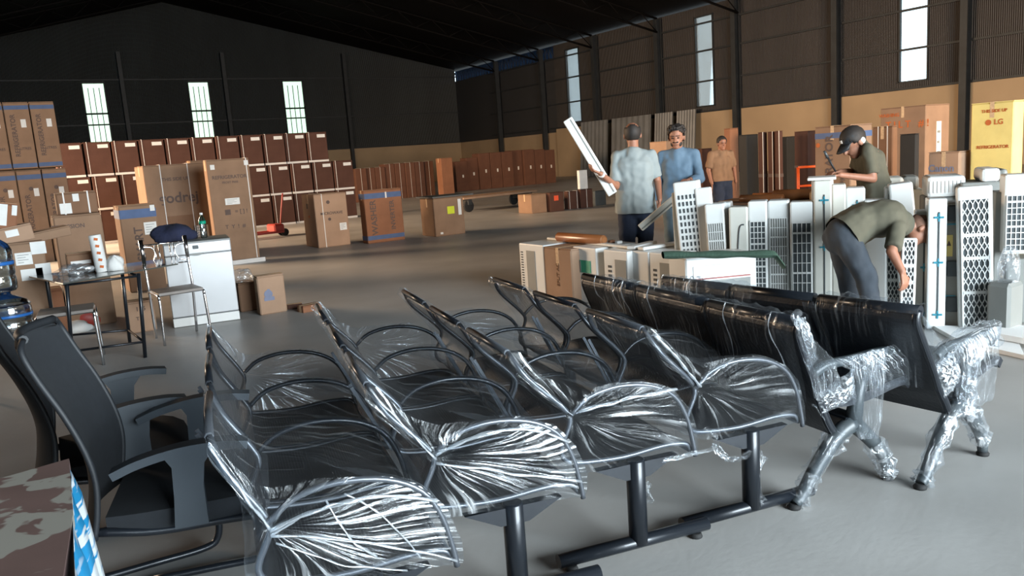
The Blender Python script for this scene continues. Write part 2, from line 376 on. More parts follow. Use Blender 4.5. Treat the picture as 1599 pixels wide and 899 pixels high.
def zr(x): return EAVE+(RZ-EAVE)*(XR-x)/(XR-RX) if x > RX else EAVE+(RZ-EAVE)*(x-XL)/(RX-XL)
for k in range(9):
    y = at_X(933, 150, XR-.2).y+5.35*(2-k)
    if y > YB or y < 0: continue
    tn += 1; g = G(); xs = [XR-.4-i*1.05 for i in range(41) if XR-.4-i*1.05 > XL+.5]
    top = [(x, y, zr(x)-.08) for x in xs]; bot = [(x, y, zr(x)-.75) for x in xs]
    g.tube(top, .06, 4); g.tube(bot, .06, 4)
    for i in range(len(xs)-1): g.tube([top[i], bot[i+1]] if i % 2 else [bot[i], top[i+1]], .03, 4)
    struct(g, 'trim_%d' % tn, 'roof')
# grey zinc sheets leaning along the right wall
xs = [903, 951, 1018, 1052, 1088]
WHERE = ['beyond the white window panel', 'left of the bald man', 'behind the bald man', 'behind the bearded man', 'right of the bearded man']
for i in range(4):
    y1 = at_X(xs[i]+3, 250, XR-.7).y; y0_ = at_X(xs[i+1]-3, 250, XR-.7).y
    g = G(); n = 14
    g.grid(lambda a, b: Vector((XR-.75+.25*b+(.03 if a % 2 else 0), y0_+(y1-y0_)*a/n, 3.15*b)), n, 1, smooth=False)
    g.grid(lambda a, b: Vector((XR-.735+.25*b+(.03 if a % 2 else 0), y0_+(y1-y0_)*a/n, 3.15*b)), n, 1, smooth=False)
    tag(g.make('metal_sheet', 'zinc'), ['tall grey metal sheet on the far wall, leftmost, by the tall bright window', 'tall grey metal sheet on the far wall behind the balding man', 'tall grey metal sheet on the far wall between the two men in shirts', 'tall grey metal sheet on the far wall, above the bearded man'][i], 'metal sheet', 'grey sheets leaning on the wall')
# ------------------------------------------------------------------ cartons
def carton_at(P, W, Dp, H, label, mat_='card', deco=(), group=None, name='carton', cat='carton', yaw=0.0, tape=True, rot=None, pitch_=0):
    t = thing(name, label, cat, P, yaw, group, rot)
    g = G(); g.box((W/2, Dp/2, H/2-.006), (W, Dp, H-.012), min(.012, H*.06))
    fl = (Dp-.006)/2
    for k in (0, 1): g.box((W/2, fl/2+k*(fl+.006), H-.006), (W-.004, fl, .010), .002)
    g.make('carton_body', mat_, t)
    if tape:
        g = G(); g.box((W/2, Dp/2, H+.0006), (W*.99, .05, .0015)); g.box((-.0008, Dp/2, H-.09), (.0015, .05, .18)); g.make('packing_tape', 'strap' if tape == 'w' else 'wood', t)
    for d in deco:
        k = d[0]
        if k == 'band':
            z0, z1 = d[1]*H, d[2]*H; m = d[3] if len(d) > 3 else 'blue'; g = G()
            g.box((W/2, -.001, (z0+z1)/2), (W*.98, .002, z1-z0)); g.box((-.001, Dp/2, (z0+z1)/2), (.002, Dp*.98, z1-z0)); g.make('printed_band', m, t)
        elif k == 'label':
            _, f, u, v, lw, lh, m = d; g = G()
            if f == 'f': g.box((u*W, -.002, v*H), (lw, .003, lh))
            else: g.box((-.002, (1-u)*Dp, v*H), (.003, lw, lh))
            lo = g.make('paper_label', m, t)
            if lw > .12 and m == 'label' and lh > .1:
                g = G()
                for q in range(4):
                    ww = lw*(.7, .5, .65, .35)[q]
                    if f == 'f': g.box((u*W-(lw*.75-ww)/2, -.0042, v*H+lh*(.3-.2*q)), (ww, .0012, lh*.05))
                    else: g.box((-.0042, (1-u)*Dp+(lw*.75-ww)/2, v*H+lh*(.3-.2*q)), (.0012, ww, lh*.05))
                g.make('print', 'greyp', lo)
        elif k == 'strap':
            _, f, u = d; g = G()
            if f == 'f': g.box((u*W, -.003, H/2), (.014, .004, H)); g.box((u*W, Dp/2, H+.003), (.014, Dp, .004))
            else: g.box((-.003, (1-u)*Dp, H/2), (.004, .014, H))
            g.make('strap', 'strap', t)
        elif k == 'text':
            _, f, s, u, v, size, m = d[:7]; up = d[7] if len(d) > 7 else 0; bold = size*.02
            if f == 'f': text_mesh(s, size, m, t, (u*W, -.0035, v*H), (PI/2, -up*PI/2, 0), bold=bold)
            else: text_mesh(s, size, m, t, (-.0035, (1-u)*Dp, v*H), Matrix.Rotation(-PI/2, 4, 'Z').to_euler() if 0 else (Matrix.Rotation(-PI/2, 4, 'Z') @ Matrix.Rotation(PI/2, 4, 'X') @ Matrix.Rotation(up*PI/2, 4, 'Z')).to_euler(), bold=bold)
        elif k == 'ring':
            _, f, u, v, r, m = d
            if f == 'l': G().lathe([(r, 0), (r, .004)], (-.0005, (1-u)*Dp, v*H), 20, Matrix.Rotation(-PI/2, 4, 'Y')).make('printed_emblem', m, t)
            else: G().lathe([(r, 0), (r, .004)], (u*W, -.0005, v*H), 20, Matrix.Rotation(PI/2, 4, 'X')).make('printed_emblem', m, t)
    return t
def carton(xl, xc, xr, ytop, label, Y=None, D=None, z0=0.0, zb=None, wmin=.1, **kw):
    """near corner seen at column xc, its left face reaching xl and its front reaching xr; top edge at ytop"""
    P = at_Y(xc, ytop, Y) if Y else at_D(xc, ytop, D)
    H = P.z-z0
    dl = ray(xl, ytop); tl = P.x/dl.x; Dp = max(dl.y*tl-P.y, wmin) if dl.x > 1e-3 else .6
    dr = ray(xr, ytop); tr_ = P.y/dr.y; W = max(dr.x*tr_-P.x, wmin)
    Dp = kw.pop('depth', Dp); W = kw.pop('width', W)
    return carton_at((P.x, P.y, z0), W, Dp, H, label, **kw)

# tall pair of tiers at the far left
Yl = 19.0; zt = at_Y(40, 155, Yl).z; zm = at_Y(60, 262, Yl).z
xs = [at_Y(p, 200, Yl).x for p in (-28, 13, 54, 82)]
side = ['beside the one printed in dark vertical letters', 'with a small pale label', 'nearest the barred window']
for k in range(3):
    wd = xs[k+1]-xs[k]-.02 if k < 2 else xs[2]-xs[1]-.02
    H2 = zt-zm-.05
    u = ('at the picture edge', 'middle one', 'next to the brown cartons')[k]
    carton_at((xs[k], Yl, 0), wd, .66, zm-.03, 'blue-banded fridge carton, lower tier of left stack, '+u, deco=[('band', .90, .95), ('label', 'f', .7, .76, .09, .16, 'label'), ('text', 'f', 'REFRIGERATOR', .32, .5, .13, 'ink', 1), ('ring', 'f', .5, .8, .04, 'ink')], group='fridge cartons of the tall left stack', name='fridge_carton')
    carton_at((xs[k]-.03, Yl, zm), wd, .66, H2, 'blue-banded fridge carton, upper tier of left stack, '+u, deco=[('band', .89, .95), ('band', .02, .08), ('label', 'f', .7, .68, .09, .16, 'label'), ('text', 'f', 'REFRIGERATOR', .3, .5, .12, 'ink', 1), ('text', 'f', 'LITRES', .62, .3, .07, 'ink')], group='fridge cartons of the tall left stack', name='fridge_carton')
# three tiers of washing machine cartons along the back
Yw = 22.8; TH = .855
base = carton_at((0, Yw, .06), .60, .66, TH-.06, 'brown washing machine carton', 'card_r', [('label', 'f', .72, .86, .24, .09, 'label'), ('strap', 'f', .12)], name='washing_machine_carton', tape=False)
G().box((.3, .33, -.03), (.60, .66, .055)).make('pallet_foot', 'strap', base)
ords = ['first', 'second', 'third', 'fourth', 'fifth', 'sixth', 'seventh', 'eighth', 'ninth', 'tenth', 'eleventh', 'twelfth', 'thirteenth']
firstw = True
for tier, (xe, nme) in enumerate(((8.95, 'bottom'), (8.95, 'middle'), (8.25, 'top'))):
    x = xe-.6; k = 0
    while x > 1.0:
        lb = 'red-brown white-labelled carton, %s tier of back rows, %s from right end' % (nme, ords[min(k, 12)])
        loc = (x, Yw+random.uniform(-.03, .03), .06+tier*TH)
        if firstw: base.location = loc; base['label'] = lb; base['group'] = 'washing machine cartons in the back rows'; firstw = False
        else: dup(base, loc, label=lb, group='washing machine cartons in the back rows')
        x -= .632+random.uniform(-.004, .012); k += 1
# row of tall cartons further right, at the back
bt = carton_at((0, 32, 0), .50, .6, 1.52, 'tall brown carton', 'card_m', [('strap', 'f', .5)], name='tall_carton', tape=False)
x0_ = at_Y(556, 290, 32).x; x1_ = at_Y(680, 290, 32).x; n = 8; first = True
for k in range(n):
    lb = 'narrow dark brown carton in the far middle row, %s from the row\'s left end' % ords[k]
    loc = (x0_+(x1_-x0_)*k/n, 32+random.uniform(-.05, .05), -.001)
    if first: bt.location = loc; bt['label'] = lb; bt['group'] = 'narrow cartons in the far middle row'; bt.scale = (1, 1, .93); first = False
    else: dup(bt, loc, label=lb, group='narrow cartons in the far middle row', scale=((x1_-x0_)/n/.52, 1, 1.0 if k > 2 else .93))
carton(680, 688, 706, 247, 'tall orange-brown carton standing alone in front of the far rows', Y=29.5, mat_='card_o', name='tall_carton')
bt2 = carton_at((0, 33.5, 0), .62, .6, 1.72, 'tall brown carton', 'card_m', [('label', 'f', .6, .5, .08, .16, 'strap')], name='tall_carton', tape=False)
x0_ = at_Y(712, 290, 33.5).x; x1_ = at_Y(868, 270, 33.5).x; n = 9; first = True
for k in range(n):
    lb = 'reddish brown carton in the farthest right row, %s from the lone tall carton' % ords[k]
    loc = (x0_+(x1_-x0_)*k/n, 33.5+random.uniform(-.1, .1), -.001); sc_ = ((x1_-x0_)/n/.64, 1, (.82, .9, 1, 1, 1, 1.02, 1.02, 1.0, .97)[k])
    if first: bt2.location = loc; bt2['label'] = lb; bt2['group'] = 'reddish brown cartons in the farthest row'; bt2.scale = sc_; first = False
    else: dup(bt2, loc, label=lb, group='reddish brown cartons in the farthest row', scale=sc_)
# middle ground cartons
carton(209, 222, 318, 259, 'wide tall brown carton with white straps and black script lettering', Y=15.4, deco=[('strap', 'f', .27), ('strap', 'f', .72), ('text', 'f', 'godrej', .52, .66, .26, 'ink'), ('label', 'f', .82, .30, .25, .22, 'label'), ('text', 'f', 'THIS SIDE UP', .5, .85, .08, 'ink'), ('label', 'f', .5, .38, .5, .36, 'card_b')], name='fridge_carton')
carton(290, 296, 330, 251, 'brown carton glimpsed behind the gap between the two tallest cartons', Y=16.4, name='fridge_carton', mat_='card')
carton(316, 321, 388, 250, 'tallest brown carton with small white corner labels, right of the script-lettered carton', Y=14.0, deco=[
    ('label', 'f', .13, .93, .07, .08, 'label'), ('label', 'f', .93, .955, .07, .08, 'label'), ('label', 'f', .50, .60, .24, .11, 'label'), ('text', 'f', 'REFRIGERATOR', .5, .83, .082, 'ink'), ('text', 'f', 'FROST FREE', .5, .78, .05, 'ink'),
    ('label', 'f', .36, .50, .09, .09, 'ink'), ('text', 'f', '= [ ] !', .68, .50, .09, 'ink'), ('text', 'f', 'T  Y  !  #', .5, .36, .09, 'ink'), ('strap', 'f', .93)], name='fridge_carton')
P = at_Y(321, 250, 14.0); G().box((P.x+.36, 13.98, .035), (.8, .12, .07)).make('x', 'strap').name = 'foam_strip'
tag(bpy.data.objects['foam_strip'], 'pale foam strip on the floor at the tallest carton\'s foot', 'foam strip')
carton(176, 184, 243, 322, 'brown carton with blue top band and white paper label behind the table', Y=12.0, deco=[('band', .85, .95), ('label', 'f', .78, .72, .16, .17, 'label'), ('text', 'f', 'SMART', .45, .55, .15, 'ink', 1), ('label', 'f', .9, .95, .06, .08, 'label')])
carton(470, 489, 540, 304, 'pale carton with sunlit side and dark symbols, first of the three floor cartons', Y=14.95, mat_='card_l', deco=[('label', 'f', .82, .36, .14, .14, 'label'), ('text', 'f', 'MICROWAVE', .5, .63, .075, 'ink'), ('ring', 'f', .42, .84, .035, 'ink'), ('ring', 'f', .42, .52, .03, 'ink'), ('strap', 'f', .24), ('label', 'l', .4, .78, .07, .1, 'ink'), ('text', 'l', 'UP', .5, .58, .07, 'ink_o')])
carton(559, 567, 626, 298, 'orange-brown carton with blue bands top and bottom, middle of three floor cartons', Y=14.6, mat_='card_o', deco=[('band', .84, .94), ('band', .06, .14), ('text', 'f', 'WASHER', .22, .48, .17, 'ink', 1), ('text', 'f', 'INVERTER', .72, .50, .13, 'ink', 1), ('label', 'f', .58, .89, .03, .12, 'strap')])
carton(655, 676, 723, 310, 'squat carton with lime label and dark lid, last of three floor cartons', Y=14.3, mat_='card', deco=[('label', 'f', .56, .66, .16, .15, 'ylabel'), ('label', 'f', .86, .72, .07, .32, 'label'), ('label', 'f', .2, .08, .06, .04, 'label')])
P = at_Y(676, 310, 14.3); G().box((P.x+.42, 14.3+.3, P.z+.02), (.95, .75, .03), .004).make('tray', 'dkpl')
o = bpy.data.objects['tray']; tag(o, 'thin dark tray lying on the carton with the lime label', 'tray')
# left cluster behind the table
carton(72, 82, 158, 338, 'large brown television carton with white paper label standing behind the glass table', Y=9.6, depth=.5, deco=[('text', 'f', 'TELEVISION', .28, .90, .06, 'ink'), ('label', 'f', .58, .60, .21, .10, 'label')])
P = at_Y(82, 338, 9.6)
carton(80, 86, 150, 302, 'brown carton with two white straps on top of the television carton', Y=9.75, z0=P.z+.002, depth=.34, mat_='card_b', deco=[('strap', 'f', .18), ('strap', 'f', .78), ('label', 'f', .2, .28, .11, .11, 'label'), ('label', 'f', .48, .75, .06, .08, 'label')])
b = carton(-30, -24, 68, 384, 'brown carton with four white papers under the loose parcels', Y=8.3, depth=.5, mat_='card', deco=[('label', 'f', .62, .86, .13, .11, 'label'), ('label', 'f', .9, .94, .12, .11, 'label'), ('label', 'f', .72, .72, .17, .10, 'label'), ('label', 'f', .93, .75, .12, .11, 'label')])
P = at_Y(38, 384, 8.35)
carton_at((P.x-.02, 8.42, P.z+.002), .42, .30, .09, 'flat open brown carton lid lying on the papered carton', 'card', name='carton', tape=False, rot=(0, -.12, .1))
carton_at((P.x-.26, 8.40, P.z+.005), .36, .3, .15, 'low brown parcel with small label under the tilted parcel', 'card_l', [('label', 'f', .55, .6, .1, .06, 'label')], name='parcel', tape=False, rot=(0, -.13, .05))
carton_at((P.x-.27, 8.42, P.z+.185), .24, .26, .24, 'small tilted parcel plastered with white paper labels', 'card_o', [('label', 'f', .45, .55, .10, .19, 'label'), ('label', 'f', .88, .75, .04, .09, 'label'), ('label', 'f', .12, .3, .05, .09, 'label')], name='parcel', rot=(0, .20, .1))
q = at_z(107, 427, .751); carton_at((q.x, q.y, .752), .22, .10, .17, 'small crumpled brown packet wrapped in clear tape at the back of the table', 'card_b', [('label', 'f', .5, .5, .16, .03, 'strap')], name='parcel')
# under and beside the table
carton(48, 54, 98, 456, 'orange-brown carton under the glass table beside the chrome stool', Y=8.9, depth=.35, mat_='card_o')
carton(190, 196, 240, 473, 'upright brown carton with printed figures under the right end of the table', Y=8.7, depth=.2, mat_='card_l', deco=[('text', 'f', '1  5', .5, .75, .06, 'ink'), ('text', 'f', 'T', .35, .45, .05, 'ink')])
carton(397, 400, 443, 432, 'beige upright carton with grey printed picture beside the silver appliance', Y=8.55, depth=.14, mat_='card_l', deco=[('ring', 'f', .36, .52, .045, 'ink_b'), ('label', 'f', .38, .40, .11, .04, 'ink_b'), ('label', 'f', .38, .60, .03, .04, 'ink_b')])
OC = carton(368, 371, 400, 443, 'open brown carton stuffed with clear plastic behind the beige carton', Y=8.95, depth=.25, mat_='card_b')
carton_at((at_z(474, 489).x, at_z(474, 489).y, 0), .22, .14, .075, 'small reddish brown box lying on the floor right of the beige carton', 'card_o', name='carton', yaw=.15)
carton_at((at_z(452, 486).x+.02, at_z(452, 486).y+.12, 0), .16, .10, .05, 'small dark brown box lying behind the reddish one on the floor', 'card_r', name='carton', yaw=-.2)

# far trolley beam and small boxes
a = at_z(725, 309, .42); b = at_z(838, 297, .42); dv = (b-a); L = dv.length; yaw = math.atan2(dv.y, dv.x)
t = thing('flat_trolley', 'long pale flatbed trolley lit by the sun beyond the floor cartons', 'trolley', (a.x, a.y, 0), yaw)
G().box((L*.5, .5, .40), (L*1.02, 1.0, .06), .01).make('deck', 'card_l', t)
for q in (.08, .92):
    for yy in (.12, .88): G().lathe([(.15, -.03), (.17, -.02), (.17, .02), (.15, .03)], (L*q, yy, .17), 16, Matrix.Rotation(PI/2, 4, 'X')).make('wheel', 'rubber', t); 
g = G()
for q in (.08, .92): g.box((L*q, .5, .29), (.12, .95, .16))
g.make('axle', 'steel', t)
carton(808, 829, 856, 304, 'small carton with sunlit side in front of the trolley', Y=at_z(829, 334).y, mat_='card')
P = at_z(862, 331)
carton(852, 858, 880, 301, 'small dark carton with red-orange sticker next to the sunlit one', Y=P.y, mat_='card_r', deco=[('label', 'f', .45, .7, .14, .13, 'olabel')], tape=False)
carton(880, 886, 904, 299, 'small dark carton with grey stripes, right of the red-stickered one', Y=P.y+.2, mat_='card_r', deco=[('strap', 'f', .15), ('strap', 'f', .8)], tape=False)
carton(902, 906, 925, 296, 'small dark carton standing below the white box', Y=P.y+.1, mat_='card_r', deco=[('strap', 'f', .5)], tape=False)
carton(926, 929, 946, 298, 'small black box left of the balding man', Y=P.y+.3, mat_='dkpl', tape=False)
PP = at_Y(905, 296, P.y+.1)
carton(901, 904, 917, 266, 'small bright white box standing on the dark carton beside the raised panel', Y=PP.y+.05, z0=PP.z+.002, mat_='label', tape=False)
# pallet truck far left of the first floor carton
P = at_z(430, 371)
t = thing('pallet_truck', 'red pallet truck parked behind the tallest carton', 'pallet truck', (P.x, P.y, 0), .1)
g = G(); g.box((-.3, .1, .12), (1.1, .16, .05), .01); g.box((-.3, .5, .12), (1.1, .16, .05), .01); g.box((.15, .3, .2), (.25, .5, .2), .03); g.make('fork_frame', 'red', t)
for yy in (.2, .4): G().lathe([(.07, -.025), (.09, -.02), (.09, .02), (.07, .025)], (.33, yy, .09), 16, Matrix.Rotation(PI/2, 4, 'X')).make('wheel', 'rubber', t)
G().tube(smoothline([(.28, .3, .25), (.34, .3, .6), (.42, .3, 1.0)]), .018).make('handle_bar', 'red', t)
# ---- cartons along the right wall
carton(1130, 1140, 1153, 200, 'plain brown tall carton just right of the far worker', D=16, mat_='card_o', name='tall_carton', tape=False)
for i, (a, b, c, y, D, u) in enumerate(((1183, 1192, 1198, 206, 15.5, 'leftmost'), (1198, 1207, 1212, 205, 15.3, 'middle'), (1212, 1217, 1222, 204, 15.1, 'rightmost'))):
    carton(a, b, c, y, 'tall dark brown ribbed carton, %s of the tight trio under the wall column' % u, D=D, mat_='card_r', name='tall_carton', deco=[('strap', 'l', .9), ('band', .46, .50, 'ink')], tape=False)
carton(1240, 1262, 1274, 204, 'tall dark brown carton behind the orange hand truck', D=15.5, mat_='card_r', name='tall_carton', deco=[('band', .55, .58, 'ink')], tape=False)
carton(1153, 1166, 1184, 210, 'tall almost black carton left of the tight trio', D=17.2, mat_='rubber', name='tall_carton', tape=False)  # body uses the near-black rubber material
carton(1220, 1229, 1242, 213, 'tall almost black carton right of the tight trio', D=17.2, mat_='rubber', name='tall_carton', tape=False)
carton(1088, 1096, 1112, 232, 'dark carton in the far row behind the bearded man', D=18, mat_='card_r', name='tall_carton', tape=False)
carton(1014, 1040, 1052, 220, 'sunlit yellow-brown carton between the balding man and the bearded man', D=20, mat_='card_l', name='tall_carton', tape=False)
carton(1272, 1328, 1362, 194, 'tall orange carton with blue top band behind the man in the cap', D=10, mat_='card', name='fridge_carton', deco=[('band', .90, .945), ('text', 'l', 'REFRIGERATOR', .42, .60, .15, 'ink', 1), ('ring', 'l', .1, .85, .03, 'ink_o'), ('text', 'l', 'FROST FREE', .8, .5, .09, 'ink', 1)])
carton(1362, 1394, 1402, 196, 'tall dark brown carton with pale strap behind the capped man\'s shoulder', D=11.2, mat_='card_b', name='fridge_carton', deco=[('strap', 'l', .75), ('strap', 'l', .3)])
carton(1405, 1430, 1436, 208, 'very dark tall carton under the big upper carton', D=11.8, mat_='rubber', name='tall_carton', tape=False)
carton(1375, 1446, 1483, 163, 'biggest dark-sided carton at the right wall, higher than its neighbours', D=13, mat_='card', name='fridge_carton', deco=[('text', 'l', 'T I L T   # !', .6, .84, .16, 'ink_o'), ('text', 'l', 'WASHING', .2, .93, .08, 'ink_o'), ('label', 'f', .55, .62, .14, .85, 'label')])
carton(1450, 1498, 1516, 236, 'orange carton with blue lettering left of the yellow refrigerator carton', D=9.6, mat_='card_l', deco=[('text', 'l', 'Canon', .42, .83, .12, 'ink_b'), ('text', 'l', 'PRINTER', .5, .70, .06, 'ink_o')])
carton(1517, 1584, 1600, 156, 'bright yellow refrigerator carton with red round emblem at the right edge', D=9.1, mat_='card_y', name='fridge_carton', deco=[('ring', 'l', .42, .865, .033, 'ink_o'), ('text', 'l', 'LG', .66, .865, .085, 'ink_o'), ('text', 'l', 'REFRIGERATOR', .53, .70, .052, 'ink_o'), ('text', 'l', 'THIS SIDE UP', .55, .94, .05, 'ink_o')])
# orange hand truck
P = at_D(1266, 285, 11.5)
t = thing('hand_truck', 'bright orange hand truck leaning in front of the dark cartons', 'hand truck', (P.x, P.y, 0), -.9)
for s in (-.17, .17): G().tube([(s, 0, .1), (s, 0, .8), (s, .02, 1.22 if s > 0 else 1.05)], .02, 8).make('side_rail', 'orange', t)
for z in (.45, .78, 1.05): G().tube([(-.17, 0, z), (.17, 0, z)], .018, 8).make('cross_bar', 'orange', t)
G().box((0, -.12, .04), (.4, .26, .02)).make('toe_plate', 'orange', t)
for s in (-.2, .2): G().lathe([(.08, -.03), (.1, -.02), (.1, .02), (.08, .03)], (s, .1, .1), 16, Matrix.Rotation(PI/2, 4, 'Y')).make('wheel', 'rubber', t)
# brown wrapped rolls on a long pack behind the white units
p0 = at_D(1100, 305, 8.6); p1 = at_D(1272, 300, 7.9)
dv = p1-p0; L = math.hypot(dv.x, dv.y); yaw = math.atan2(dv.y, dv.x)
t = carton_at((p0.x, p0.y, 0), L, .8, .84, 'long low brown packing case behind the row of white units', 'card_b', yaw=yaw, name='packing_case')
for i, (u, v, z, r, ll, lb) in enumerate(((.30, .25, .87, .045, .5, 'thin brown wrapped roll on the packing case, leftmost'), (.36, .45, .87, .045, .6, 'thin brown wrapped roll on the packing case, second'), (.62, .35, .89, .06, .7, 'brown wrapped roll on the packing case, third'), (1.05, .2, .885, .05, .55, 'pale brown wrapped roll in front at the packing case\'s right end'), (1.1, .38, .90, .06, .55, 'pale brown wrapped roll behind at the packing case\'s right end'))):
    c = Vector((p0.x, p0.y, 0))+Matrix.Rotation(yaw, 3, 'Z') @ Vector((u, v, z))
    o = G().lathe([(r*.6, 0), (r, .01), (r, ll*.3), (r*.97, ll*.5), (r, ll-.01), (r*.6, ll)], (0, 0, 0), 16, Matrix.Rotation(PI/2, 4, 'Y')).make('wrapped_roll', 'brownroll' if i < 3 else 'wood', loc=c, rot=(0, 0, yaw+.15*(i-1)))
    tag(o, lb, 'roll', 'wrapped rolls on the packing case')
# ------------------------------------------------------------------ benches
BR = math.radians(-12)
T_H = .83
def lean(x, z, tu): return x if z < .585 else -.25+(x+.25)*(tu+.25)/(-.20)
def seat_profile(tu=-.45):
    return smoothline([(lean(-.45, .8, tu), T_H, 0), (lean(-.40, .74, tu), .74, 0), (lean(-.28, .62, tu), .62, 0), (-.25, .56, 0), (-.29, .47, 0), (-.28, .425, 0), (-.23, .40, 0), (-.05, .385, 0), (.12, .395, 0), (.215, .385, 0), (.24, .355, 0)], 4)
def arm_line(y):
    p = [(-.255, y, .585), (-.18, y, .64), (-.06, y, .66), (.07, y, .640), (.165, y, .585), (.215, y, .50), (.24, y, .40), (.25, y, .335)]
    return smoothline(p, 4)
def film_prof(tu=-.45):
    return [Vector((lean(p[0], p[1], tu), p[1])) if p[0] < -.2 else Vector(p) for p in ((-.475, T_H-.02), (-.46, T_H+.012), (-.43, T_H+.01), (-.35, .745), (-.24, .68), (-.10, .68), (.05, .665), (.165, .61), (.235, .52), (.265, .42), (.265, .335), (.22, .35), (.08, .355), (-.08, .36), (-.22, .37), (-.31, .40), (-.325, .46), (-.30, .53), (-.31, .60), (-.40, .71))]
def noise1(x, seed): return math.sin(x*3.1+seed)*.5+math.sin(x*7.3+seed*2.1)*.3+math.sin(x*15.7+seed*.7)*.2
def steel_bench(loc, yaw, label, seed, tu=-.45):
    t = thing('waiting_bench', label, 'bench', loc, yaw, 'three-seat steel waiting benches in clear film')
    prof = [(p.x, p.y) for p in seat_profile(tu)]
    SW = .545; GAP = .03
    for k in range(3):
        y0 = k*(SW+GAP); g = G(); n = len(prof)-1
        # curved shell with rounded top corners
        def sh(i, j, off=0):
            v = j/10; x, z = prof[i]; e = 0
            if i < 5: e = .05*(1-i/5)**2
            if i > n-5: e = .05*((i-(n-5))/5)**2
            return Vector((x+off, y0+e+(SW-2*e)*v, z-.012*math.sin(PI*v)*(1 if i > 16 else 0)+off*.3))
        nb = int(n*.46); g.grid(lambda i, j: sh(i, j), nb, 10); bo_ = g.make('backrest', 'perfb', t)
        g = G(); g.grid(lambda i, j: sh(i+nb, j), n-nb, 10); so = g.make('seat', 'perfs', t)
        g = G()
        for yy in (y0+.004, y0+SW-.004):
            pts = [Vector((x, yy+(.05*(1-i/5)**2 if i < 5 else 0)*(1 if yy < y0+.1 else -1), z)) for i, (x, z) in enumerate(prof)]
            g.tube(pts, .0105, 6)
        g.tube([(prof[0][0], y0+.05, T_H), (prof[0][0]-.004, y0+SW/2, T_H+.004), (prof[0][0], y0+SW-.05, T_H)], .0125, 6)
        g.tube([(prof[-1][0], y0, prof[-1][1]), (prof[-1][0], y0+SW, prof[-1][1])], .0105, 6)
        g.make('edge_tube', 'edge' if k == 0 else 'black', so)
    Lb = 3*SW+2*GAP
    for y in (-.012, SW+GAP/2, 2*SW+GAP*1.5, Lb+.012):
        G().tube(arm_line(y), .0095, 8, flat=1.0).make('armrest', 'edge' if y < 0 else 'black', t)
    for y in (SW+GAP/2, 2*SW+GAP*1.5):
        g = G()
        for s in (-.025, .025): g.box((-.36, y+s, .56), (.012, .006, .30), R=rotm(0, -.45, 0))
        g.make('back_bracket', 'edge', t)
    G().box((-.02, Lb/2, .335), (.07, Lb-.05, .045), .004).make('beam', 'black', t)
    for y in (.0, Lb-.03):
        lg = G().lathe([(.036, 0), (.036, .325), (.03, .33)], (0, y, .04), 20).make('leg', 'black', t)
        g = G(); g.tube([(-.33, y, .045), (.30, y, .045)], .028, 12, flat=.9); g.make('foot_bar', 'black', lg)
        for s in (-.28, .25): G().lathe([(.022, 0), (.026, .004), (.02, .02)], (s, y, 0), 12).make('glide', 'rubber', lg)
        g = G(); g.prism([(-.17, .36), (.17, .36), (.05, .30), (-.05, .30)], y-.018, y+.018); g.make('seat_bracket', 'black', lg)
    # stretch film hull
    rng = random.Random(seed); P0 = film_prof(tu); NP = 60
    # resample closed profile
    seg = P0+[P0[0]]; ln = [0]
    for a, b in zip(seg, seg[1:]): ln.append(ln[-1]+(b-a).length)
    def prof_at(u):
        d = (u % 1)*ln[-1]
        for q in range(len(ln)-1):
            if d <= ln[q+1]+1e-9:
                f = (d-ln[q])/(ln[q+1]-ln[q]); return seg[q].lerp(seg[q+1], f)
        return seg[0]
    NV = 48
    pinch = Vector((-.25, .58))
    arms = [0, SW+GAP/2, 2*SW+GAP*1.5, Lb]
    def fp(i, j):
        u = i/NP; y = -.015+(Lb+.03)*j/NV
        p = prof_at(u).copy()
        da = min(abs(y-a) for a in arms); sag = min(1, da/.27)
        onarm = math.exp(-((u-.33)/.13)**2)
        inner = Vector((-.02, .43))
        p = p.lerp(Vector((min(p.x, .24), .44+.16*(1 if p.x < -.22 else 0))), .62*onarm*sag**1.3)
        p += Vector((noise1(u*9+y*2, seed), noise1(u*8-y*3, seed+3)))*.008
        return Vector((p.x, y, p.y))
    g = G(); g.grid(fp, NP, NV, uvs=lambda a, b: (b/NV*4+a/NP*.6, a/NP*3), closeu=True)
    # end caps gathered towards the pinch at the back's waist
    NR = 9
    for end in (0, 1):
        ys = -.015 if end == 0 else Lb+.015; sg = -1 if end == 0 else 1
        def cap(i, j, end=end, ys=ys, sg=sg):
            e = fp(i, 0 if end == 0 else NV); f = j/NR
            pc = Vector((pinch.x+.10*(i/NP-.5)*0, ys+sg*.012, pinch.y)); r = e.lerp(pc, f**.9)
            w_ = math.sin(i/NP*2*PI*5+seed)*.008+math.sin(i/NP*2*PI*13+seed*2)*.005+math.sin(i*1.7+seed*3)*.003
            r.y += sg*(.012*math.sin(PI*f)+w_*math.sin(PI*min(1, f*1.1)))
            return r
        g.s = 1; g.grid(cap, NP, NR, uvs=lambda a, b: (a/NP*2.3+.022*math.sin(b*.7+seed*2+a*.21), b/NR*.8+.10*math.sin(a*.33+seed)), closeu=True)
    g.s = 0
    fo = g.make('stretch_film', ['filmA', 'filmS' if seed < 3 else 'filmA'], t)
    # twisted ropes of film along the pulls at the near end
    g = G()
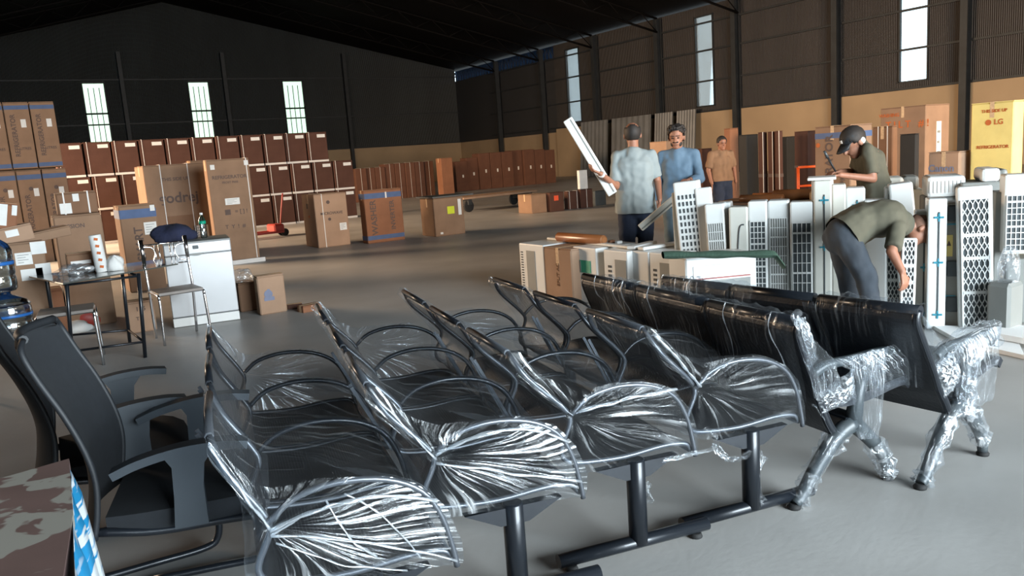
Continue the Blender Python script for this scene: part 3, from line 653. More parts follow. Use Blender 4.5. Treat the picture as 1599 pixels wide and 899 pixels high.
    ropes = {1: [((tu, T_H), (-.25, .58), .8, 0), ((-.25, .57), (.20, .56), 1.6, .05), ((-.25, .56), (.0, .60), 1.0, .03), ((-.25, .56), (.245, .36), 1.0, .02), ((-.05, .635), (.14, .40), .9, .03), ((-.24, .54), (.10, .37), .7, -.02), ((-.10, .62), (.02, .43), .6, -.03)],
      2: [((tu, T_H), (-.25, .58), 1.0, 0), ((-.25, .585), (.20, .55), 1.5, .075), ((-.25, .57), (.24, .40), 1.4, .0), ((-.24, .60), (.10, .62), .9, .02)],
      3: [((-.23, .60), (.17, .615), 2.0, .012), ((tu+.06, .74), (-.25, .59), .6, 0)],
      4: [((tu, T_H), (-.25, .60), 1.8, .0), ((-.25, .60), (-.12, .66), .8, .01)]}[seed]
    for (a, b, kk_, bow) in ropes:
        pts = []
        for q in range(7):
            f = q/6; pts.append(((a[0]+(b[0]-a[0])*f), -.030-.012*math.sin(f*PI)+rng.uniform(-.004, .004), a[1]+(b[1]-a[1])*f+bow*math.sin(f*PI)+rng.uniform(-.005, .005)))
        g.tube(smoothline(pts, 3), [(.003+.004*abs(math.sin(q*.9+seed)))*kk_ for q in range(19)], 6, flat=.5)
    g.make('film_rope', M['filmW'], t)
    return t
B = []
for i, (x, y, dy) in enumerate(((.72, 2.01, 0), (1.28, 2.14, 1.5), (1.825, 2.15, 0), (2.365, 2.08, -1))):
    lb = ['film-wrapped steel bench nearest the black office chairs', 'film-wrapped steel bench, second one from the black office chairs', 'film-wrapped steel bench, third one from the black office chairs', 'film-wrapped steel bench next to the padded benches, twisted film hanging on its post'][i]
    B.append(steel_bench((x, y, 0), BR+math.radians(-dy), lb, i+1, (-.37, -.43, -.45, -.44)[i]))
# hanging scraps of film belonging to benches
def scrap(parent, pts, wd, seed, mt='filmC'):
    rng = random.Random(seed); P = smoothline(pts, 4); n = len(P)-1
    side = [Vector((math.cos(a), math.sin(a), .15*math.sin(3*a))) for a in [seed+q*.35 for q in range(n+1)]]
    wq = wd if isinstance(wd, (list, tuple)) else None
    def f(i, j):
        s = (j/6-.5)*2; ww = (wd[min(i*len(wd)//(n+1), len(wd)-1)] if wq else wd)
        return P[i]+side[i]*ww*s+Vector((rng.uniform(-1, 1), rng.uniform(-1, 1), rng.uniform(-1, 1)))*.005+Vector((0, 0, .3*ww*math.cos(s*5+i)))
    return G().grid(f, n, 6).make('film_scrap', mt, parent)
scrap(B[3], [(.045, 0, .27), (.05, -.01, .22), (.0, -.02, .13), (.02, -.03, .08), (.05, -.01, .05)], [.012, .03, .035, .03, .012], 2)
scrap(B[3], [(-.20, -.05, .36), (-.16, -.05, .30), (-.10, -.06, .285), (-.04, -.05, .30)], .018, 5)
scrap(B[2], [(.04, 0, .27), (.045, -.01, .23), (.04, 0, .19)], [.03, .038, .03], 3)
scrap(B[3], [(.30, -.02, .42), (.32, -.03, .40), (.34, -.04, .35)], .012, 8)
scrap(B[2], [(.30, -.02, .44), (.33, -.04, .40), (.30, -.04, .36), (.1, -.04, .36)], .02, 9)

# padded benches with high backs and splayed legs
def padded_bench(loc, yaw, label, seed, seats=3, SW=.56, tu=-.24):
    t = thing('waiting_bench', label, 'bench', loc, yaw, 'high-backed padded benches')
    Lb = seats*SW
    kk = (tu+.08)/(-.255+.08); prof = [(a if b < .35 else -.08+(a+.08)*kk, b) for a, b in [(-.25, .775), (-.26, .74), (-.245, .69), (-.205, .60), (-.16, .50), (-.125, .41), (-.09, .34), (-.06, .29)]]
    sp = [(-.07, .42), (.02, .405), (.15, .41), (.27, .43), (.35, .435), (.385, .41)]
    for k in range(seats):
        y0 = k*SW+.012; y1 = (k+1)*SW-.012
        g = G(); pr = [(p.x, p.y) for p in smoothline([(a, b, 0) for a, b in prof], 3)]
        g.ribbon(pr, .016, y0, y1); bo = g.make('backrest', 'leather', t)
        g = G(); g.tube([(prof[0][0], y0, .772), (prof[0][0], y1, .772)], .026, 10)
        for yy in (y0+.012, y1-.012): g.tube([(x, yy, z) for x, z in pr], .019, 8)
        g.make('back_frame', 'black', bo)
        g = G(); g.ribbon([(p.x, p.y) for p in smoothline([(a, b, 0) for a, b in sp], 3)], .02, y0, y1); g.make('seat', 'leather', t)
    G().box((.06, Lb/2, .30), (.09, Lb-.04, .06), .006).make('beam', 'black', t)
    for k, y in enumerate((.03, Lb-.03)):
        g = G()
        rear = smoothline([(.06, y, .30), (-.03, y, .26), (-.14, y, .15), (-.22, y, .05), (-.26, y, .02)], 4)
        front = smoothline([(.06, y, .30), (.12, y, .25), (.21, y, .16), (.26, y, .08), (.27, y, .02)], 4)
        n = len(rear)
        g.tube(rear, [.038-.016*i/(n-1) for i in range(n)], 10); g.tube(front, [.038-.016*i/(n-1) for i in range(n)], 10)
        g.tube([(.06, y, .28), (.09, y, .42), (.13, y, .54)], [.04, .028, .022], 10)
        lg = g.make('leg', 'dkpl', t)
        for s in (-.262, .272): G().lathe([(.026, 0), (.028, .01), (.018, .022)], (s, y, 0), 14).make('glide', 'rubber', lg)
    for k in range(seats+1):
        y = max(.03, min(Lb-.03, k*SW))
        G().tube(smoothline([(-.16, y, .55), (-.08, y, .575), (.05, y, .575), (.20, y, .58), (.30, y, .57), (.345, y, .535), (.34, y, .50)], 4), .021, 10).make('armrest', 'dkpl', t)
    return t, Lb
PA, LA = padded_bench((2.80, 1.95, 0), math.radians(-8), 'black padded bench with high back, front of the two, its near legs bound in film', 11, 3, .575)
PB, LB = padded_bench((3.345, 1.78, 0), math.radians(2), 'black padded bench with high back, rear of the two, silvery film around its near leg', 12, 3, .48, -.32)
def sleeve(parent, line, r, seed, mt='filmC', n=14, amp=.25):
    rng = random.Random(seed); P = smoothline(line, 5); N_ = len(P)
    rr = [r*(1+rng.uniform(-amp, amp)) for _ in P]; g = G(); ref = None
    def f(i, j):
        p = P[j]; tq = (P[min(j+1, N_-1)]-P[max(j-1, 0)]).normalized(); a = (Vector((0, 1, 0))-tq*tq.y).normalized(); b = tq.cross(a)
        k = 2*PI*i/n; q = rr[j]*(1+rng.uniform(-.18, .18)+.15*math.sin(3*k+j))
        return p+a*q*math.cos(k)*.9+b*q*math.sin(k)
    cache = {}
    def fc(i, j):
        if (i, j) not in cache: cache[(i, j)] = f(i, j)
        return cache[(i, j)]
    g.grid(fc, n, N_-1, uvs=lambda a, b: (a/n*1.2, b/N_*.9), closeu=True); return g.make('film_sleeve', mt, parent)
# near end of PA: arm bag, post and leg sleeves
def bag(parent, poly, y, th, seed, mt='filmC', nu=16, nv=12):
    """loose bag of film: quad in (x,z) corners a,b,c,d, two puffed sheets"""
    a, b, c, d = [Vector((p[0], 0, p[1])) for p in poly]; g = G()
    for s in (-1, 1):
        def f(i, j):
            u, v = i/nu, j/nv; p = a.lerp(b, u).lerp(d.lerp(c, u), v)
            puff = math.sin(PI*u)**.5*math.sin(PI*v)**.5 if 0 < u < 1 and 0 < v < 1 else 0
            p = p.copy(); p.y = y+s*th*puff*(1+.3*noise1(u*6+v*4, seed)); p.x += .006*noise1(v*8, seed); p.z += .006*noise1(u*8, seed+2); return p
        g.grid(f, nu, nv, uvs=lambda i, j: (i/nu*1.3, j/nv*.9))
    return g.make('film_bag', mt, parent)
sleeve(PA, [(-.17, .03, .13), (-.21, .03, .06), (-.255, .03, .03)], .042, 3)
sleeve(PA, [(.02, .03, .28), (-.04, .03, .25), (-.10, .03, .19), (-.17, .03, .13)], .045, 4, 'filmB')
sleeve(PA, [(.17, .03, .19), (.23, .03, .12), (.265, .03, .05), (.28, .03, .02)], .040, 5)
bag(PA, [(-.08, .60), (.36, .61), (.42, .44), (.20, .42)], .0, .035, 6, 'filmB')
bag(PA, [(.0, .60), (.22, .61), (.17, .22), (.05, .24)], -.01, .03, 7, 'filmB')
bag(PA, [(-.24, .76), (-.07, .60), (-.02, .45), (-.18, .46)], .0, .02, 8, 'filmB')
bag(PA, [(-.28, .80), (-.22, .80), (-.16, .62), (-.21, .58)], .0, .025, 9, 'filmC')
bag(PA, [(-.16, .46), (.04, .54), (.05, .42), (-.12, .38)], .01, .04, 13, 'filmC')
sleeve(PB, [(.06, .03, .30), (.12, .03, .25), (.21, .03, .16), (.26, .03, .07)], .044, 14)
sleeve(PB, [(.06, .03, .30), (-.03, .03, .26), (-.14, .03, .15), (-.22, .03, .05), (-.25, .03, .03)], .040, 15)
sleeve(PB, [(.05, .03, .26), (.08, .03, .40), (.13, .03, .54)], .062, 16, 'filmC')
bag(PB, [(-.06, .585), (.36, .60), (.31, .26), (.01, .26)], .01, .035, 17, 'filmB')
sleeve(PB, [(-.10, .03, .565), (.05, .03, .59), (.22, .03, .60), (.33, .03, .575), (.35, .03, .50)], .036, 18, 'filmB')
bag(PB, [(-.20, .52), (-.06, .56), (-.02, .44), (-.12, .36)], .01, .04, 19, 'filmC')
bag(PB, [(-.31, .77), (-.10, .56), (-.02, .50), (-.22, .53)], .01, .015, 20, 'filmA')
# film round the backs: bands and a loose veil over the tops
def veil(parent, y0, y1, seed, mt='filmA', lo=.45, tu=-.24):
    nu, nv = 16, 26
    pr = [(tu+.02, lo), (tu-.015, .62), (tu-.055, .74), (tu-.035, .812), (tu+.03, .808), (tu+.055, .74), (tu+.09, .62), (tu+.14, .50)]
    pp = smoothline([(a, b, 0) for a, b in pr], 3); n = len(pp)-1
    def f(i, j): 
        y = y0+(y1-y0)*j/nv; p = pp[i]; w_ = noise1(y*9+i*.5, seed)*.010+noise1(y*31, seed+1)*.004
        return Vector((p.x+w_*(-1 if i < n/2 else 1), y, p.y+w_*.8-(.02*abs(noise1(y*5, seed)) if i > 8 and i < 16 else 0)))
    return G().grid(f, n, nv, uvs=lambda a, b: (b/nv*(y1-y0)*2.6+a/n*.1, a/n*.8)).make('stretch_film', mt, parent)
veil(PA, .0, .55, 3, 'filmA'); veil(PA, .60, 1.15, 4, 'filmB'); veil(PA, 1.18, 1.5, 6, 'filmB')
veil(PB, .0, .46, 7, 'filmA', tu=-.32); veil(PB, .8, 1.42, 8, 'filmB', tu=-.32)
g = G(); g.ribbon([(p.x-.02, p.y) for p in smoothline([(a, b, 0) for a, b in [(-.335, .76), (-.31, .70), (-.25, .60), (-.19, .48)]], 3)], .002, .47, .53); g.make('film_band', 'filmC', PB)
for k, (yy, hh) in enumerate(((.12, .10), (.40, .18), (.98, .12), (1.22, .22), (1.31, .12), (1.50, .30))):  # white streaks modelled in place of highlights on the film
    pts = [(-.285+.0, yy, .812), (-.293, yy+.01, .76), (-.272-.0, yy+.015, .70), (-.235, yy+.03*math.sin(k), .62), (-.195, yy+.05*math.sin(k), .62-hh)]
    G().tube(smoothline(pts, 3), [.002+.006*abs(math.sin(q*.8+k*1.3)) for q in range(13)], 6, flat=.4).make('film_highlight', 'filmW', PA)
G().tube([(-.26, .0, .78), (-.275, .0, .81), (-.24, .02, .815)], .018, 8).make('film_knot', 'filmC', PA)

# ------------------------------------------------------------------ office chairs
def office_chair(loc, yaw, label):
    t = thing('office_chair', label, 'chair', loc, yaw, 'black mesh visitor chairs')
    # mesh back, leaning, in local x (front = +x), y across
    pr = smoothline([(-.40, 1.055, 0), (-.395, 1.02, 0), (-.36, .93, 0), (-.31, .82, 0), (-.27, .70, 0), (-.255, .60, 0), (-.265, .50, 0), (-.285, .41, 0)], 4); n = len(pr)-1
    g = G()
    def bf(i, j, o=0):
        v = j/12-.5; e = .05*(1-min(1, i/6))**2; w_ = (.235+.01*math.sin(i/n*PI)-e)
        return Vector((pr[i].x-.05*(1-(2*v)**2)+o, 2*v*w_, pr[i].y-(.015*(2*v)**2 if i < 3 else 0)))
    g.grid(lambda i, j: bf(i, j), n, 12); g.grid(lambda i, j: bf(i, j, -.010), n, 12)
    bo = g.make('mesh_back', 'fabric', t)
    g = G()
    for s in (-1, 1):
        g.tube([(pr[i].x+.0, s*(.245+.01*math.sin(i/n*PI)-.05*(1-min(1, i/6))**2), pr[i].y) for i in range(n+1)], .010, 8)
    g.tube([(bf(0, j).x, bf(0, j).y, 1.055) for j in range(13)], .014, 8); g.make('back_frame', 'blkpl', bo)
    g = G(); 
    def sf(i, j):
        u, v = i/12, j/12; x = -.25+.49*u; y = (v-.5)*.49*(1-.08*abs(2*u-1)**3)
        z = .47+.018*math.sin(PI*u)*math.sin(PI*v)-(.04*((u-.8)/.2)**2 if u > .8 else 0); return Vector((x, y, z))
    g.grid(sf, 12, 12); g.grid(lambda i, j: Vector((sf(i, j).x, sf(i, j).y, .405-.0*(i))), 12, 12)
    for s in (0, 12): 
        g.grid(lambda i, j: Vector((sf(i, s).x, sf(i, s).y, sf(i, s).z*(1-j)+.405*j)), 12, 1); g.grid(lambda i, j: Vector((sf(s, i).x, sf(s, i).y, sf(s, i).z*(1-j)+.405*j)), 12, 1)
    g.make('seat', 'fabric', t)
    for s in (-1, 1):
        g = G(); y = s*.285
        g.ribbon([(p.x, p.y) for p in smoothline([(-.20, .625, 0), (-.12, .652, 0), (0, .672, 0), (.12, .672, 0), (.20, .660, 0)], 4)], .013, y-.030, y+.030)
        ao = g.make('armrest', 'armpl', t)
        g = G(); g.prism([(-.055, .665), (.10, .665), (.065, .62), (.055, .55), (.055, .42), (-.045, .42), (-.035, .52), (-.03, .62)], y-.016, y+.016); g.make('arm_post', 'armpl', ao)
    g = G()
    for s in (-1, 1):
        y = s*.235
        g.tube(smoothline([(-.28, y, .43), (-.1, y, .40), (.12, y, .395), (.20, y, .38), (.245, y, .30), (.265, y, .15), (.255, y, .05), (.20, y, .016), (.0, y, .014), (-.22, y, .014)], 5), .0145, 10)
    g.tube([(-.22, -.235, .014), (-.25, -.2, .014), (-.25, .2, .014), (-.22, .235, .014)], .0145, 10)
    g.make('cantilever_frame', 'black', t)
    return t
c1 = office_chair((.43, 2.86, 0), math.radians(-15), 'black mesh-back office chair in front, beside the worn brown desk corner')
c2 = office_chair((.30, 3.52, 0), math.radians(-2), 'black mesh-back office chair behind the front one, white tag on its armrest')
g = G().box((-.12+.0, -.285, .662), (.055, .05, .022), .003); g.make('white_tag', 'label', c2)
# worn desk, lower left corner
t = thing('desk', 'worn brown desk or chest with peeling patches and blue-white wrapping down its side', 'desk', (0, 0, 0))
DZ = .75
g = G(); g.prism([(-.9, 2.28), (.055, 2.49), (.035, 2.05), (-.005, 1.72), (-.05, 1.2), (-.9, 1.1)], DZ-.03, DZ, 'Z')
m = mat('worn_brown_board', (.165, .105, .095), .5, 0, .15, 4); N, L = m.node_tree.nodes, m.node_tree.links
p = [q for q in N if q.type == 'BSDF_PRINCIPLED'][0]; cr0 = [q for q in N if q.type == 'VALTORGB'][0]; tc = [q for q in N if q.type == 'TEX_COORD'][0]
n2 = N.new('ShaderNodeTexNoise'); n2.inputs['Scale'].default_value = 8.5; n2.inputs['Detail'].default_value = 3; n2.inputs['Distortion'].default_value = .5; L.new(tc.outputs['Object'], n2.inputs['Vector'])
cr = N.new('ShaderNodeValToRGB'); cr.color_ramp.elements[0].position = .535; cr.color_ramp.elements[1].position = .56; L.new(n2.outputs['Fac'], cr.inputs[0])
mx = N.new('ShaderNodeMixRGB'); mx.inputs[2].default_value = (.34, .33, .29, 1); L.new(cr.outputs[0], mx.inputs[0]); L.new(cr0.outputs[0], mx.inputs[1]); L.new(mx.outputs[0], p.inputs['Base Color'])
g.make('desktop', 'worn_brown_board' if 0 else m, t)
g = G(); g.prism([(-.86, 2.24), (.035, 2.45), (-.02, 1.72), (-.08, 1.22), (-.86, 1.14)], 0, DZ-.031, 'Z'); g.make('cabinet', m, t)
m2, N, L = nmat('blue_white_wrapping'); out = N.new('ShaderNodeOutputMaterial'); p = N.new('ShaderNodeBsdfPrincipled'); L.new(p.outputs[0], out.inputs[0]); p.inputs['Roughness'].default_value = .25
tc = N.new('ShaderNodeTexCoord'); mp = N.new('ShaderNodeMapping'); mp.inputs['Scale'].default_value = (6, 1.3, 1); L.new(tc.outputs['UV'], mp.inputs[0])
no = N.new('ShaderNodeTexNoise'); no.inputs['Scale'].default_value = 1.4; no.inputs['Distortion'].default_value = 1.2; L.new(mp.outputs[0], no.inputs['Vector'])
cr = N.new('ShaderNodeValToRGB'); e = cr.color_ramp.elements; e[0].position = .46; e[0].color = (.02, .25, .50, 1); e[1].position = .50; e[1].color = (.68, .72, .74, 1); L.new(no.outputs['Fac'], cr.inputs[0]); L.new(cr.outputs[0], p.inputs['Base Color'])
g = G(); g.grid(lambda i, j: Vector((.050+.014*math.sin(j*1.3)*(i > 0)+.022*i/4-.10*((2.35-(2.42-.95*j/20))/1.0 if j > 2 else 0)*.55, 2.42-.95*j/20, DZ-.002-.5*i/8)), 8, 20); g.make('wrapping', m2, t)
# ------------------------------------------------------------------ glass table, stools, chair, jugs, appliance
t = thing('glass_table', 'dark glass-topped table on thin black legs behind the office chairs', 'table', (0, 0, 0))
A, Bc, Cc, Dd = Vector((.26, 7.0, .75)), Vector((.90, 7.32, .75)), Vector((1.35, 8.0, .75)), Vector((.05, 8.2, .75))
A = at_z(98, 442, .75); Bc = at_z(278, 411, .75); Cc = at_z(283, 400, .75); Dd = at_z(45, 431, .75)
g = G(); g.prism([(q.x, q.y) for q in (A, Bc, Cc, Dd)], .738, .75, 'Z'); g.make('glass_top', 'glass', t)
lp = [at_z(227, 558, 0), at_z(203, 537, 0), at_z(114, 573, 0), at_z(90, 546, 0)]
tp = [at_z(216, 427, .735), at_z(190, 419, .735), at_z(104, 441, .735), at_z(72, 433, .735)]
for a, b in zip(lp, tp): G().tube([(a.x, a.y, 0), (b.x, b.y, .736)], .016, 8).make('leg', 'black', t)
g = G()
for z, g in ((.14, G()), (.715, G())):
    q = [(b*.15+a*.85) if z < .3 else b for a, b in zip(lp, tp)]; q = [Vector((v.x, v.y, z)) for v in q]
    for a, b in ((0, 1), (1, 3), (3, 2), (2, 0)): g.tube([q[a], q[b]], .011, 6)
    g.make('stretcher' if z < .3 else 'apron_frame', 'black', t)
def chrome_seat(name, loc, yaw, label, back=False, cat='chair', sz=.40, h=.46):
    t = thing(name, label, cat, loc, yaw); s = sz/2
    g = G()
    def f(i, j):
        u, v = i/8, j/8; return Vector(((u-.5)*sz*.98, (v-.5)*sz*.98, h+.022+.016*math.sin(PI*u)*math.sin(PI*v)))
    g.grid(f, 8, 8); g.grid(lambda i, j: Vector((f(i, j).x, f(i, j).y, h)), 8, 8)
    for k in (0, 8):
        g.grid(lambda i, j: Vector((f(i, k).x, f(i, k).y, h+(f(i, k).z-h)*j)), 8, 1); g.grid(lambda i, j: Vector((f(k, i).x, f(k, i).y, h+(f(k, i).z-h)*j)), 8, 1)
    g.make('seat', 'beigeseat', t)
    for sx in (-1, 1):
        # front leg bends into the side rail
        G().tube(smoothline([(sx*(s+.012), -s-.02, 0), (sx*s, -s, h-.10), (sx*s, -s+.012, h-.03), (sx*s, -s+.05, h-.002), (sx*s, s, h)], 4), .0125, 10).make('leg', 'chrome', t)
        if back: pts = [(sx*(s-.01), s+.03, 0), (sx*s, s, h), (sx*s, s+.02, h+.2), (sx*s, s+.06, .94)]
        else: pts = [(sx*(s+.012), s+.02, 0), (sx*s, s, h)]
        G().tube(smoothline(pts, 4), .0125, 10).make('leg', 'chrome', t)
    g = G(); g.tube([(-s, -s+.03, h), (s, -s+.03, h)], .012, 8); g.tube([(-s, s, h), (s, s, h)], .012, 8); g.make('seat_rail', 'chrome', t)
    if back:
        bg_ = G(); y = s+.045
        bg_.tube([(-s, y+.01, .90), (s, y+.01, .90)], .007, 8); bg_.tube([(-s, y-.015, .70), (s, y-.015, .70)], .007, 8)
        for sx in (-1, 1):
            for q in (.05, .085): bg_.tube([(sx*q, y-.015, .70), (sx*q, y+.01, .90)], .005, 8)
            bg_.tube(smoothline([(sx*.195, y+.005, .885), (sx*.12, y, .875), (sx*.09, y, .82), (sx*.12, y-.008, .745), (sx*.195, y-.01, .715)], 5), .006, 8)
        bg_.make('back_scrollwork', 'chrome', t)
        for sx in (-1, 1): G().tube([(sx*s, s+.032, .74), (sx*s, s+.062, .955)], [.018, .021], 10).make('back_post_sleeve', 'chrome', t)
    return t
fl = at_z(250, 543, 0); fr = at_z(325, 507, 0)
# chair whose front legs are at fl (near) and fr
v = fr-fl; 
chrome_seat('dining_chair', (fl.x+.02, fl.y+.50, 0), 0, 'chrome-framed dining chair with scrolled back in front of the silver appliance', True)
co = [o for o in bpy.data.objects if o.name == 'dining_chair'][0]
pf = at_z(250, 543, 0); pass
s_ = .2; R = Matrix.Rotation(math.radians(15), 3, 'Z')
off = R @ Vector((.05, -.2, 0)); co.location = (1.27, 8.02, 0); co.rotation_euler = (0, 0, .06)
chrome_seat('stool', (.33, 7.66, 0), math.radians(-6), 'chrome stool with grey-brown seat under the glass table\'s left end', False, 'stool', .42)
P = Vector((-.065, 6.98, 0))
chrome_seat('stool', (P.x-.03, P.y-.02, 0), math.radians(12), 'low chrome stool with timber seat carrying the water jug, at the left edge', False, 'stool', .36, .40)
def jug(loc, label, r=.135, h=.48, cap=True):
    t = thing('water_jug', label, 'water jug', loc)
    pr = [(r*.9, 0), (r, .02), (r, .10), (r*.95, .115), (r, .13), (r, .21), (r*.95, .225), (r, .24), (r, h*.68), (r*.85, h*.78), (r*.42, h*.88), (r*.24, h*.92), (r*.24, h)]
    G().lathe(pr, n=32).make('bottle', 'jug', t)
    if cap: G().lathe([(r*.28, 0), (r*.28, .05), (r*.2, .06)], (0, 0, h-.02), 20).make('cap', 'jugb', t)
    G().lathe([(r+.002, h*.44), (r+.002, h*.50)], n=32).make('blue_band', 'jugb', t)
    return t
jug((P.x-.01, P.y-.02, .432), 'large pale blue water jug standing on the low stool at the left edge', .155, .34, False)
jug((P.x-.045, P.y-.02, .774), 'clear water jug with blue label stacked upon the larger jug', .125, .44, False)
# silver dishwasher
Pd = at_z(272, 512); Pe = at_z(375, 498); dv = Pe-Pd; yaw = math.atan2(dv.y, dv.x); W = math.hypot(dv.x, dv.y)
t = thing('dishwasher', 'silver freestanding dishwasher with handle notch behind the chrome chair', 'dishwasher', (Pd.x, Pd.y, 0), yaw)
HD = .86
g = G(); g.box((W/2, .30, HD/2), (W, .60, HD-.02), .008); g.make('body', 'dkpl', t)
g = G(); g.box((W/2, -.012, (.10+HD-.13)/2+.002), (W-.004, .03, HD-.235), .006); do = g.make('door', 'silver', t)
g = G(); g.box((W/2, -.014, HD-.065), (W-.002, .036, .12), .01); po = g.make('control_panel', 'silver', t)
G().box((W/2, .29, HD-.004), (W+.004, .62, .016), .004).make('worktop', 'greyp', t)
G().box((W/2, -.012, .05), (W-.002, .034, .09), .004).make('plinth', 'white', t)
G().box((W*.47, -.034, HD-.055), (.055, .006, .035), .004).make('handle_recess', 'dkpl', po)
g = G(); g.prism([(W*.47+.07*math.cos(a), HD-.115+.028*math.sin(a)) for a in [PI+PI*k/10 for k in range(11)]], -.038, -.028); g.make('handle_lip', 'greyp', po)
# bag and bottle on it
def topP(x, y): return at_z(x, y, HD+.005)
P = topP(272, 372)
def blob(name, m, loc, sx, sy, sz, seed, parent=None, n=20, amp=.14, flat=.12):
    rng = random.Random(seed)
    def f(i, j):
        a = 2*PI*i/n; b = PI*j/12; r = 1+amp*(math.sin(3*a+seed)*math.sin(b*2)+.6*math.sin(5*a+seed*2+b*3)+.3*math.sin(9*a-b*5))
        z = -math.cos(b)*r; z = max(z, -1+flat*4)
        return Vector((sx*math.sin(b)*math.cos(a)*r, sy*math.sin(b)*math.sin(a)*r, sz*(z+1-flat*4)/(2-flat*4)))
    return G().grid(f, n, 12, closeu=True).make(name, m, parent, loc=loc)
Y0 = Pd.y+.25
P = at_Y(272, 374, Y0)
tag(blob('cloth_bag', 'navy', (P.x, Y0, HD+.006), .22, .17, .17, 2), 'crumpled dark navy cloth bag lying on the silver dishwasher', 'bag')
P = at_Y(319, 372, Y0)
t = thing('water_bottle', 'small clear water bottle with green cap and label on the dishwasher', 'bottle', (P.x, Y0, HD+.005))
G().lathe([(.030, 0), (.036, .01), (.036, .09), (.034, .10), (.036, .11), (.036, .17), (.034, .19), (.014, .235), (.013, .25)], n=24).make('bottle', 'jug', t)
G().lathe([(.0375, .150), (.0375, .182)], n=24).make('label_band', 'green', t); G().lathe([(.016, .245), (.016, .268)], n=18).make('cap', 'white', t)
# things on the glass table
P = at_z(160, 424, .752)
t = thing('roll', 'upright cream roll with reddish print standing on the glass table', 'roll', (P.x, P.y, .751), 0, rot=(0, -.06, 0))
G().lathe([(.045, 0), (.05, .005), (.05, .32), (.045, .325)], n=24).make('roll_body', 'label', t)
g = G()
for k in range(5): g.box((.0, -.0495, .05+.06*k), (.03, .006, .022), R=rotm(0, .3, 0))
g.make('printed_mark', 'ink_o', t)
P = at_z(181, 422, .752); tag(blob('plastic_bag', 'label', (P.x, P.y, .751), .07, .06, .13, 4), 'small white crumpled bag on the glass table right of the roll', 'bag')
P = at_z(118, 428, .752); tag(blob('film_heap', 'filmC', (P.x, P.y, .751), .15, .11, .08, 6, amp=.3), 'heap of crumpled clear plastic on the glass table', 'plastic heap')
P = at_z(128, 418, .752); t = G().lathe([(.03, 0), (.032, .04), (.02, .05)], n=16).make('jar_lid', 'red', loc=(P.x+.02, P.y+.12, .751)); tag(t, 'little red cap lying among the clear plastic on the table', 'cap')
# under the table
P = at_z(140, 508); t = thing('rucksack', 'black and dark red rucksack lying under the glass table', 'bag', (P.x, P.y+.1, 0))
blob('bag_body', 'rubber', (0, 0, .18), .25, .17, .30, 3, t, amp=.06); blob('bag_lower_pocket', 'card_r' if 0 else 'red', (0, -.02, 0), .24, .18, .24, 5, t, amp=.05)
P = at_z(128, 515); tag(blob('plastic_bag', 'label', (P.x-.1, P.y-.1, 0), .20, .14, .12, 8), 'white plastic bag on the floor under the glass table', 'bag')
P = OC.location; hz = max(c.dimensions.z for c in OC.children); tag(blob('plastic_bag', 'filmC', (P.x+.10, P.y+.12, hz+.002), .11, .11, .13, 9, amp=.25), 'clear crumpled plastic bulging from the open brown carton', 'plastic')
